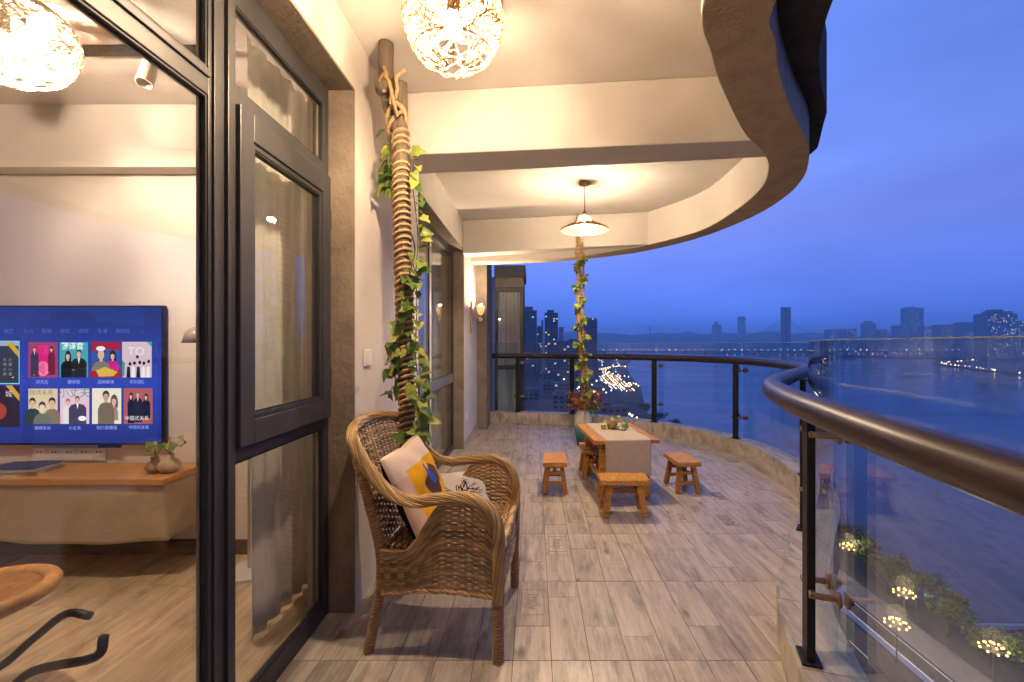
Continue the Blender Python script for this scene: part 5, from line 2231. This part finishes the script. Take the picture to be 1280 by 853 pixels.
CROWNS = [crown_mesh(k, 2.6, 3.6) for k in range(3)]
tm = MB()
tm.tube([(0, 0, 0), (.1, 0, 1.5), (0, .1, 3.2), (.2, 0, 4.6)], [.22, .17, .13, .05], 7)
for k in range(5):
    a = k * 1.3
    tm.tube([(0, 0, 2.4 + .25 * k), (.8 * cos(a), .8 * sin(a), 3.6 + .2 * k), (1.7 * cos(a), 1.7 * sin(a), 4.6 + .1 * k)], [.08, .06, .02], 5)
TRUNK = tm.mesh('trunk', M['bark_tree'])
tlabs = ['bushy green tree lit by the nearest lamp, at the bottom corner', 'round dark tree between the two pavement lamps', 'dark tree on the bank, second behind the nearest lamp', 'tall dark tree beside the lamp past the railing post', 'dim tree behind the lamp past the railing post', 'bank tree sixth along from the nearest green one']
tp = [(65.5, 60.0, 1.0), (65.2, 72, 1.0), (65.6, 66, .8), (66, 79, 1.0), (65.4, 84.5, 1.05), (66.4, 91, 1.1), (67, 98, 1.1), (67, 105, 1.1), (68.5, 113, 1.15), (69.5, 122, 1.1), (70, 132, 1.1), (72, 142, 1.1), (73, 154, 1.1), (72, 168, 1.1), (71, 184, 1.1), (70, 205, 1.1), (70, 230, 1.2), (70, 258, 1.2), (71, 290, 1.2)]
rr = random.Random(2)
TORD = 'seventh eighth ninth tenth eleventh twelfth thirteenth fourteenth fifteenth sixteenth seventeenth eighteenth last'.split()
for k, (x_, y_, s_) in enumerate(tp):
    t = thing('riverside_tree', tlabs[k] if k < 6 else 'dim bank tree, ' + TORD[k - 6] + ' along the row counted from the nearest green one', 'tree', (x_, y_, GZ), 'trees along the river bank')
    for nm, me in (('trunk', TRUNK), ('crown', CROWNS[k % 3])):
        o = link_mesh(nm, me, t)
        o.matrix_parent_inverse = Matrix()
        if nm == 'crown':
            o.location = (0, 0, 5.0)
    t.scale = (s_ * 1.05, s_ * 1.05, s_ * .92)
    t.rotation_euler = (0, 0, rr.uniform(0, 6))

# ---------------------------------------------------------------- buildings
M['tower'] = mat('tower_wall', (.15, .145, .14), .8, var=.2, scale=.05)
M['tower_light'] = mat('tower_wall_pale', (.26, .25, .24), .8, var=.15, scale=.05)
M['win_dark'] = mat('window_dark', (.03, .035, .045), .2)
LIT = [emit('lit_window_warm', (1, .72, .38), .7, False), emit('lit_window_white', (.75, .86, 1), .65, False)]
LITF = [emit('far_window_warm', (1, .72, .38), 1.8, False), emit('far_window_white', (.80, .90, 1), 1.8, False)]
brng = random.Random(99)


def building(label, x0, x1, y0, dep, top, base=GZ, steps=(), storey=3.2, lit=.06, mat_='tower', name='tower_block', group=None, antenna=0, roofl=0):
    cx_ = (x0 + x1) / 2
    t = thing(name, label, 'building', (cx_, y0, base), group)
    MB().box(x0, x1, y0, y0 + dep, base, top).build('wall', M[mat_], t)
    W_ = x1 - x0
    for (a, b, h_) in steps:
        MB().box(x0 + W_ * a, x0 + W_ * b, y0 + dep * .2, y0 + dep * .8, top, top + h_).build('roof_block', M[mat_], t)
    if antenna:
        MB().tube([(cx_, y0 + dep / 2, top), (cx_, y0 + dep / 2, top + antenna)], .4, 5).build('antenna', M['tower'], t)
    if y0 < 700 and top - base > 30:
        lg = MB()
        for f in range(1, int((top - base) / storey)):
            z_ = base + f * storey
            lg.box(x0 - .25, x0 + W_ * .46, y0 - .45, y0 + dep * .5, z_ - .12, z_ + .12).box(x0 + W_ * .54, x1 + .25, y0 - .45, y0 + dep * .5, z_ - .12, z_ + .12)
        tag(lg.build('floor_ledges', M['tower_light'], t, fix=False), kind='stuff')
    nf = int((top - base) / storey)
    nc = max(3, int(W_ / 3.4))
    wd, wl2 = MB(), MB()
    for f in range(1, nf):
        for c_ in range(nc):
            wx = x0 + W_ * (c_ + .5) / nc
            z_ = base + f * storey
            if W_ / nc * F / y0 < .6 and brng.random() < .5:
                continue
            tgt = wl2 if brng.random() < lit else wd
            m_i = 0 if tgt is wd else int(brng.random() < .5)
            w2_ = W_ / nc * .30
            tgt.add([(wx - w2_, y0 - .12, z_ + .6), (wx + w2_, y0 - .12, z_ + .6), (wx + w2_, y0 - .12, z_ + 2.2), (wx - w2_, y0 - .12, z_ + 2.2),
                     (wx - w2_, y0 + .1, z_ + .6), (wx + w2_, y0 + .1, z_ + .6), (wx + w2_, y0 + .1, z_ + 2.2), (wx - w2_, y0 + .1, z_ + 2.2)],
                    [(0, 1, 2, 3), (0, 4, 5, 1), (1, 5, 6, 2), (2, 6, 7, 3), (3, 7, 4, 0)], m_i)
    if wd.v:
        tag(wd.build('windows', M['win_dark'], t, fix=False), kind='stuff')
    if wl2.v:
        tag(wl2.build('lit_windows', LIT if y0 < 1400 else LITF, t, fix=False), kind='stuff')
    for k in range(roofl):
        MB().ball((x0 + W_ * (.25 + .5 * k), y0 - .5, top + .2), 1.1, 6).build('roof_light', LIT[1], t)
    return t


def bpx(label, pa, pb, ptop, Y, dep=18, base=GZ, **kw):
    return building(label, (pa - 668) * Y / F, (pb - 668) * Y / F, Y, dep, 1.25 + (430 - ptop) * Y / F, base, **kw)


bpx('dark apartment tower with stepped roof, leftmost beside the bay window', 651, 671, 388, 600, steps=((.25, .75, 5),), lit=.06)
bpx('shorter dark block joined to the leftmost tower', 671.5, 677, 408, 610, lit=.08)
bpx('dark apartment tower with stepped top, second from the bay window', 681, 697.5, 391, 640, steps=((.2, .7, 4),), lit=.09)
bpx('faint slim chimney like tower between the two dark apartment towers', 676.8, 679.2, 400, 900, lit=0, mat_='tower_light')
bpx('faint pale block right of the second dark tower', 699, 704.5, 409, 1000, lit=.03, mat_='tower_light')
bpx('wide dark office tower with two roof lights behind the slim ivy post', 725, 746.5, 399, 620, steps=((.05, .95, 2),), lit=.02, roofl=2)
bpx('low pale podium at the foot of the wide office tower', 712, 733, 424, 560, lit=.05)
bpx('low dark block near the foot of the second apartment tower', 684, 712, 426, 520, lit=.06)
# right bank skyline
bpx('faint wide block, leftmost of the right bank skyline', 1038, 1056, 412, 2700, base=-44, lit=.05, dep=60)
bpx('faint block with flat roof right of the leftmost skyline block', 1058, 1071, 411, 2650, base=-44, lit=.05, dep=60)
bpx('narrow faint tower with rounded top on the far bank', 1083.5, 1095, 404, 2600, base=-44, lit=.05, dep=50, steps=((.2, .8, 12),))
bpx('small faint block right of the narrow far tower', 1099, 1109, 412, 2600, base=-44, lit=.05, dep=50)
bpx('tall square far tower with thin antennas', 1136.5, 1155, 385, 2500, base=-44, lit=.04, dep=60, steps=((.1, .5, 6),), antenna=40)
bpx('faint block at the left foot of the tall square far tower', 1123, 1136, 407, 2450, base=-44, lit=.05, dep=50)
bpx('long low faint block right of the tall square far tower', 1155.5, 1176, 408, 2400, base=-44, lit=.06, dep=50)
bpx('long dim block with a few lit windows below the skyline ridge', 1176.5, 1204, 406, 2100, base=-44, lit=.06, dep=50)
bpx('long dim terrace next to the dark stepped tower', 1204.5, 1236, 403, 2050, base=-44, lit=.06, dep=50)
bpx('large dark stepped tower near the right edge of the skyline', 1235, 1272, 392, 1500, base=-44, lit=.06, dep=50, steps=((.18, .95, 8), (.3, .62, 14)))
bpx('dim block past the dark stepped tower', 1273, 1300, 401, 1700, base=-44, lit=.06, dep=50)
# faint far towers straight up-river
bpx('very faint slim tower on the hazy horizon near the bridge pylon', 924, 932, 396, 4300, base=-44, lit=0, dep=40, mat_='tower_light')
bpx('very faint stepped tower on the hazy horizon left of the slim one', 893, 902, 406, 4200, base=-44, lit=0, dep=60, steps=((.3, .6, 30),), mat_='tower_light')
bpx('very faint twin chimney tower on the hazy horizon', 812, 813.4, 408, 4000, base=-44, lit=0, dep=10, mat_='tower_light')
# low blocks on the near bank
lows = [(-45, 330, 26, 14, 9), (-8, 345, 22, 14, 12), (22, 300, 20, 14, 13), (46, 262, 15, 12, 10), (20, 420, 24, 16, 10), (52, 400, 18, 14, 9), (-30, 470, 24, 16, 18), (60, 520, 20, 14, 8), (20, 560, 26, 16, 10), (85, 640, 20, 14, 9), (-40, 640, 30, 18, 16), (40, 720, 26, 16, 9), (-20, 820, 40, 20, 14), (60, 900, 40, 20, 12)]
lows.sort(key=lambda q: q[1])
ORD = 'nearest second-nearest third fourth fifth sixth seventh eighth ninth tenth eleventh twelfth thirteenth farthest'.split()
for k, (x_, y_, w_, d_, h_) in enumerate(lows):
    building(ORD[k] + ' of the low dark blocks on the near bank behind the glass', x_ - w_ / 2, x_ + w_ / 2, y_, d_, GZ + h_, lit=.05, name='low_block', group='low blocks on the near bank', steps=((.1, .4, 2),))

# ---------------------------------------------------------------- cable stayed bridge
bg_ = thing('river_bridge', 'long cable stayed bridge with a twin leg pylon and a row of lights', 'bridge', (900, 1800, WZ))
BY, BZ = 1800, -26
MB().box(60, 2400, BY, BY + 26, BZ - 4, BZ).build('deck', M['tower'], bg_)
px_ = (983.5 - 668) / F * BY
for dx in (-14, 6):
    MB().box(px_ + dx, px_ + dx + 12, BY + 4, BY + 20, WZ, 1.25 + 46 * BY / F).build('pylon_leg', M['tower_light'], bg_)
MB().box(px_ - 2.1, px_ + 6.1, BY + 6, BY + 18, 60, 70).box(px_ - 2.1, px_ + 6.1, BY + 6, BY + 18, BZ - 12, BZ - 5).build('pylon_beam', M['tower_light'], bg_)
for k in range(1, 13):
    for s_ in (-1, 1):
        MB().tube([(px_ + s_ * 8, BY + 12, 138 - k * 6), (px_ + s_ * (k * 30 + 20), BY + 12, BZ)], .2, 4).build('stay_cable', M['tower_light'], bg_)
for x_ in range(120, 2300, 80):
    if abs(x_ - px_) > 200:
        MB().box(x_ - 4, x_ + 4, BY + 6, BY + 20, WZ - .5, BZ - 4.1).build('pier', M['tower'], bg_)


def lights(name, label, pts, r_, mats, parent=None, seed=1):
    """many tiny distant lamps, one mesh"""
    rr = random.Random(seed)
    mb = MB()
    for p in pts:
        s_ = r_ * rr.uniform(.6, 1.25)
        x_, y_, z_ = p[:3]
        mi = p[3] if len(p) > 3 else rr.randrange(len(mats))
        mb.add([(x_ - s_, y_, z_), (x_ + s_, y_, z_), (x_, y_ - s_, z_), (x_, y_ + s_, z_), (x_, y_, z_ - s_), (x_, y_, z_ + s_)],
               [(0, 2, 5), (2, 1, 5), (1, 3, 5), (3, 0, 5), (2, 0, 4), (1, 2, 4), (3, 1, 4), (0, 3, 4)], mi)
    o = mb.build(name, mats, parent, fix=False)
    tag(o, label if parent is None else None, None if parent else 'lights', None, 'stuff')
    return o


LW = emit('far_light_white', (.95, .92, 1), 7, False)
LA = emit('far_light_amber', (1, .60, .24), 14, False)
LR = emit('far_light_red', (1, .22, .14), 5, False)
LB = emit('far_light_blue', (.3, .5, 1), 5, False)
rr = random.Random(5)
lights('deck_lights', '', [(x_, BY - 1, BZ + 3.5) for x_ in range(90, 1700, 26)], 1.3, [LW, LA, LW], bg_, 3)
lights('pier_lights', '', [(x_, BY - 1, WZ + 8) for x_ in range(760, 1120, 30)], 1.3, [LW], bg_, 4)


def along(P, step, jit=0):
    Q = resample(np.array(P, float), step)
    return [(x_ + rr.uniform(-jit, jit), y_ + rr.uniform(-jit, jit)) for x_, y_ in Q]


def gpx(px, py, drop=45.5):
    Y = F * drop / (py - 430)
    return ((px - 668) / F * Y, Y)


roadA = [gpx(776, 457.8), gpx(762, 459), gpx(752, 461.6), gpx(750.5, 465), gpx(752, 469.5), gpx(758, 477), gpx(766, 482), gpx(770, 486)]
roadB = [gpx(759.5, 467), gpx(766, 472), gpx(772, 478), gpx(778, 484), gpx(783, 489)]
tr = []
for P in (roadA, roadB):
    for off, mi in ((-4, 0), (4, 2), (0, 1), (8, 1)):
        for (x_, y_) in along(P, 5, .4):
            if rr.random() < .6:
                tr.append((x_ + off, y_, -44.2, mi if rr.random() < .8 else 1))
lights('traffic', 'stream of tiny headlights and tail lights on the curving bank road', tr, .36, [LW, LA, LR], None, 6)
def clear_of_river(x_, y_):
    bx = np.interp(y_, [40, 62, 77, 100, 154, 308, 480, 600, 800, 1050, 1300, 1700], [69, 70, 71, 73, 78, 76, 112, 130, 165, 205, 270, 380])
    return x_ < bx - 4
cl_ = []
while len(cl_) < 130:
    px, py = rr.uniform(690, 800), 436 + abs(rr.gauss(0, 28))
    x_, y_ = gpx(px, py, 43)
    if clear_of_river(x_, y_) and 200 < y_ < 1700:
        cl_.append((x_, y_, -43.5 + rr.uniform(0, 6)))
for px, py in ((792, 479), (795, 480), (789, 481), (798, 482), (786, 479), (735, 474), (740, 481), (733, 486), (747, 492), (790, 519), (796, 522), (787, 517)):
    x_, y_ = gpx(px, py, 43)
    cl_.append((x_, y_, -42, 1))
lights('bank_lights', 'scattered small lights of the dark near bank', cl_, .75, [LW, LA, LA, LB], None, 8)
fl_ = []
for x_, y_ in along([(1280, 1900), (1560, 1840)], 17):
    fl_.append((x_, y_ - 20, -40, 1))
for x_, y_ in along([(1150, 1870), (1480, 1700)], 16, 3):
    fl_.append((x_, y_ - 60, -46, 0))
for x_, y_ in along([(740, 650), (770, 700), (830, 811), (1020, 1150), (1320, 1370)], 30, 4):
    if rr.random() < .8:
        fl_.append((x_, y_, -46.5, 1))
for k in range(90):
    a = rr.random()
    y_ = rr.uniform(1500, 2700)
    fl_.append((lerp(1250, 2700, a) * y_ / 2000, y_ - 5, -42 + rr.uniform(0, 25)))
for k in range(60):
    x_ = rr.uniform(100, 1900)
    fl_.append((x_, 2600 + rr.uniform(0, 1200), -38 + rr.uniform(0, 40)))
fl_.append((pix(963, 411, 4200)[0], 4190, 1.25 + 19 * 4200 / F, 0))
lights('far_bank_lights', 'rows of small amber and white lights on the far bank', fl_, 1.15, [LW, LA, LW], None, 9)

# ---------------------------------------------------------------- hills
M['hill'] = mat('hill_wood', (.05, .06, .05), .95, var=.3, scale=.01)


def ridge(name, label, Y, x0, x1, hfun, dep=900, n_=120):
    mb = MB()
    rows = 8
    for j in range(rows + 1):
        t = j / rows
        for i in range(n_ + 1):
            x_ = lerp(x0, x1, i / n_)
            prof_ = sin(pi * min(1, t * 1.0)) if t < .999 else 0
            h_ = hfun(x_) * max(0, prof_) * (1 + .15 * mnoise.noise(Vector((x_ / 160, j * 1.3, 2))))
            mb.v.append((x_, Y + dep * (t - .5), -46 + max(0, h_)))
    w_ = n_ + 1
    for j in range(rows):
        for i in range(n_):
            mb.f.append((j * w_ + i, j * w_ + i + 1, (j + 1) * w_ + i + 1, (j + 1) * w_ + i))
            mb.m.append(0)
    return tag(mb.build(name, M['hill'], smooth=True), label, 'hill', kind='structure')


ridge('far_hill', 'low wooded ridge along the hazy horizon', 4900, -3500, 5800, lambda x_: 46 + 118 + 34 * mnoise.noise(Vector((x_ / 700, 3, 0))) + 18 * mnoise.noise(Vector((x_ / 190, 7, 0))) - 45 * max(0, min(1, (x_ - 2900) / 800)))
ridge('near_hill', 'darker wooded hill behind the bridge pylon', 4000, 1250, 2900, lambda x_: (46 + 95) * max(0, 1 - ((x_ - 2000) / 800) ** 2) + 14 * mnoise.noise(Vector((x_ / 160, 9, 0))), 700)
ridge('right_hill', 'low ridge behind the right bank skyline', 3600, 2700, 5900, lambda x_: 46 + 110 + 26 * mnoise.noise(Vector((x_ / 500, 13, 0))), 800)

# ---------------------------------------------------------------- haze
HAZE = 3.1e-4
hz = MB().box(-6400, 6400, -1900, 6400, WZ - 3, 200).build('haze', [])
hm = bpy.data.materials.new('haze_air')
hm.use_nodes = True
hn = hm.node_tree
hn.nodes.remove(hn.nodes['Principled BSDF'])
pv = hn.nodes.new('ShaderNodeVolumePrincipled')
pv.inputs['Color'].default_value = (.66, .88, 1.0, 1)
pv.inputs['Density'].default_value = HAZE
pv.inputs['Anisotropy'].default_value = 0.0
hn.links.new(pv.outputs[0], hn.nodes['Material Output'].inputs['Volume'])
hz.data.materials.append(hm)
tag(hz, 'thin blue dusk haze over the river and city', 'haze', kind='stuff')
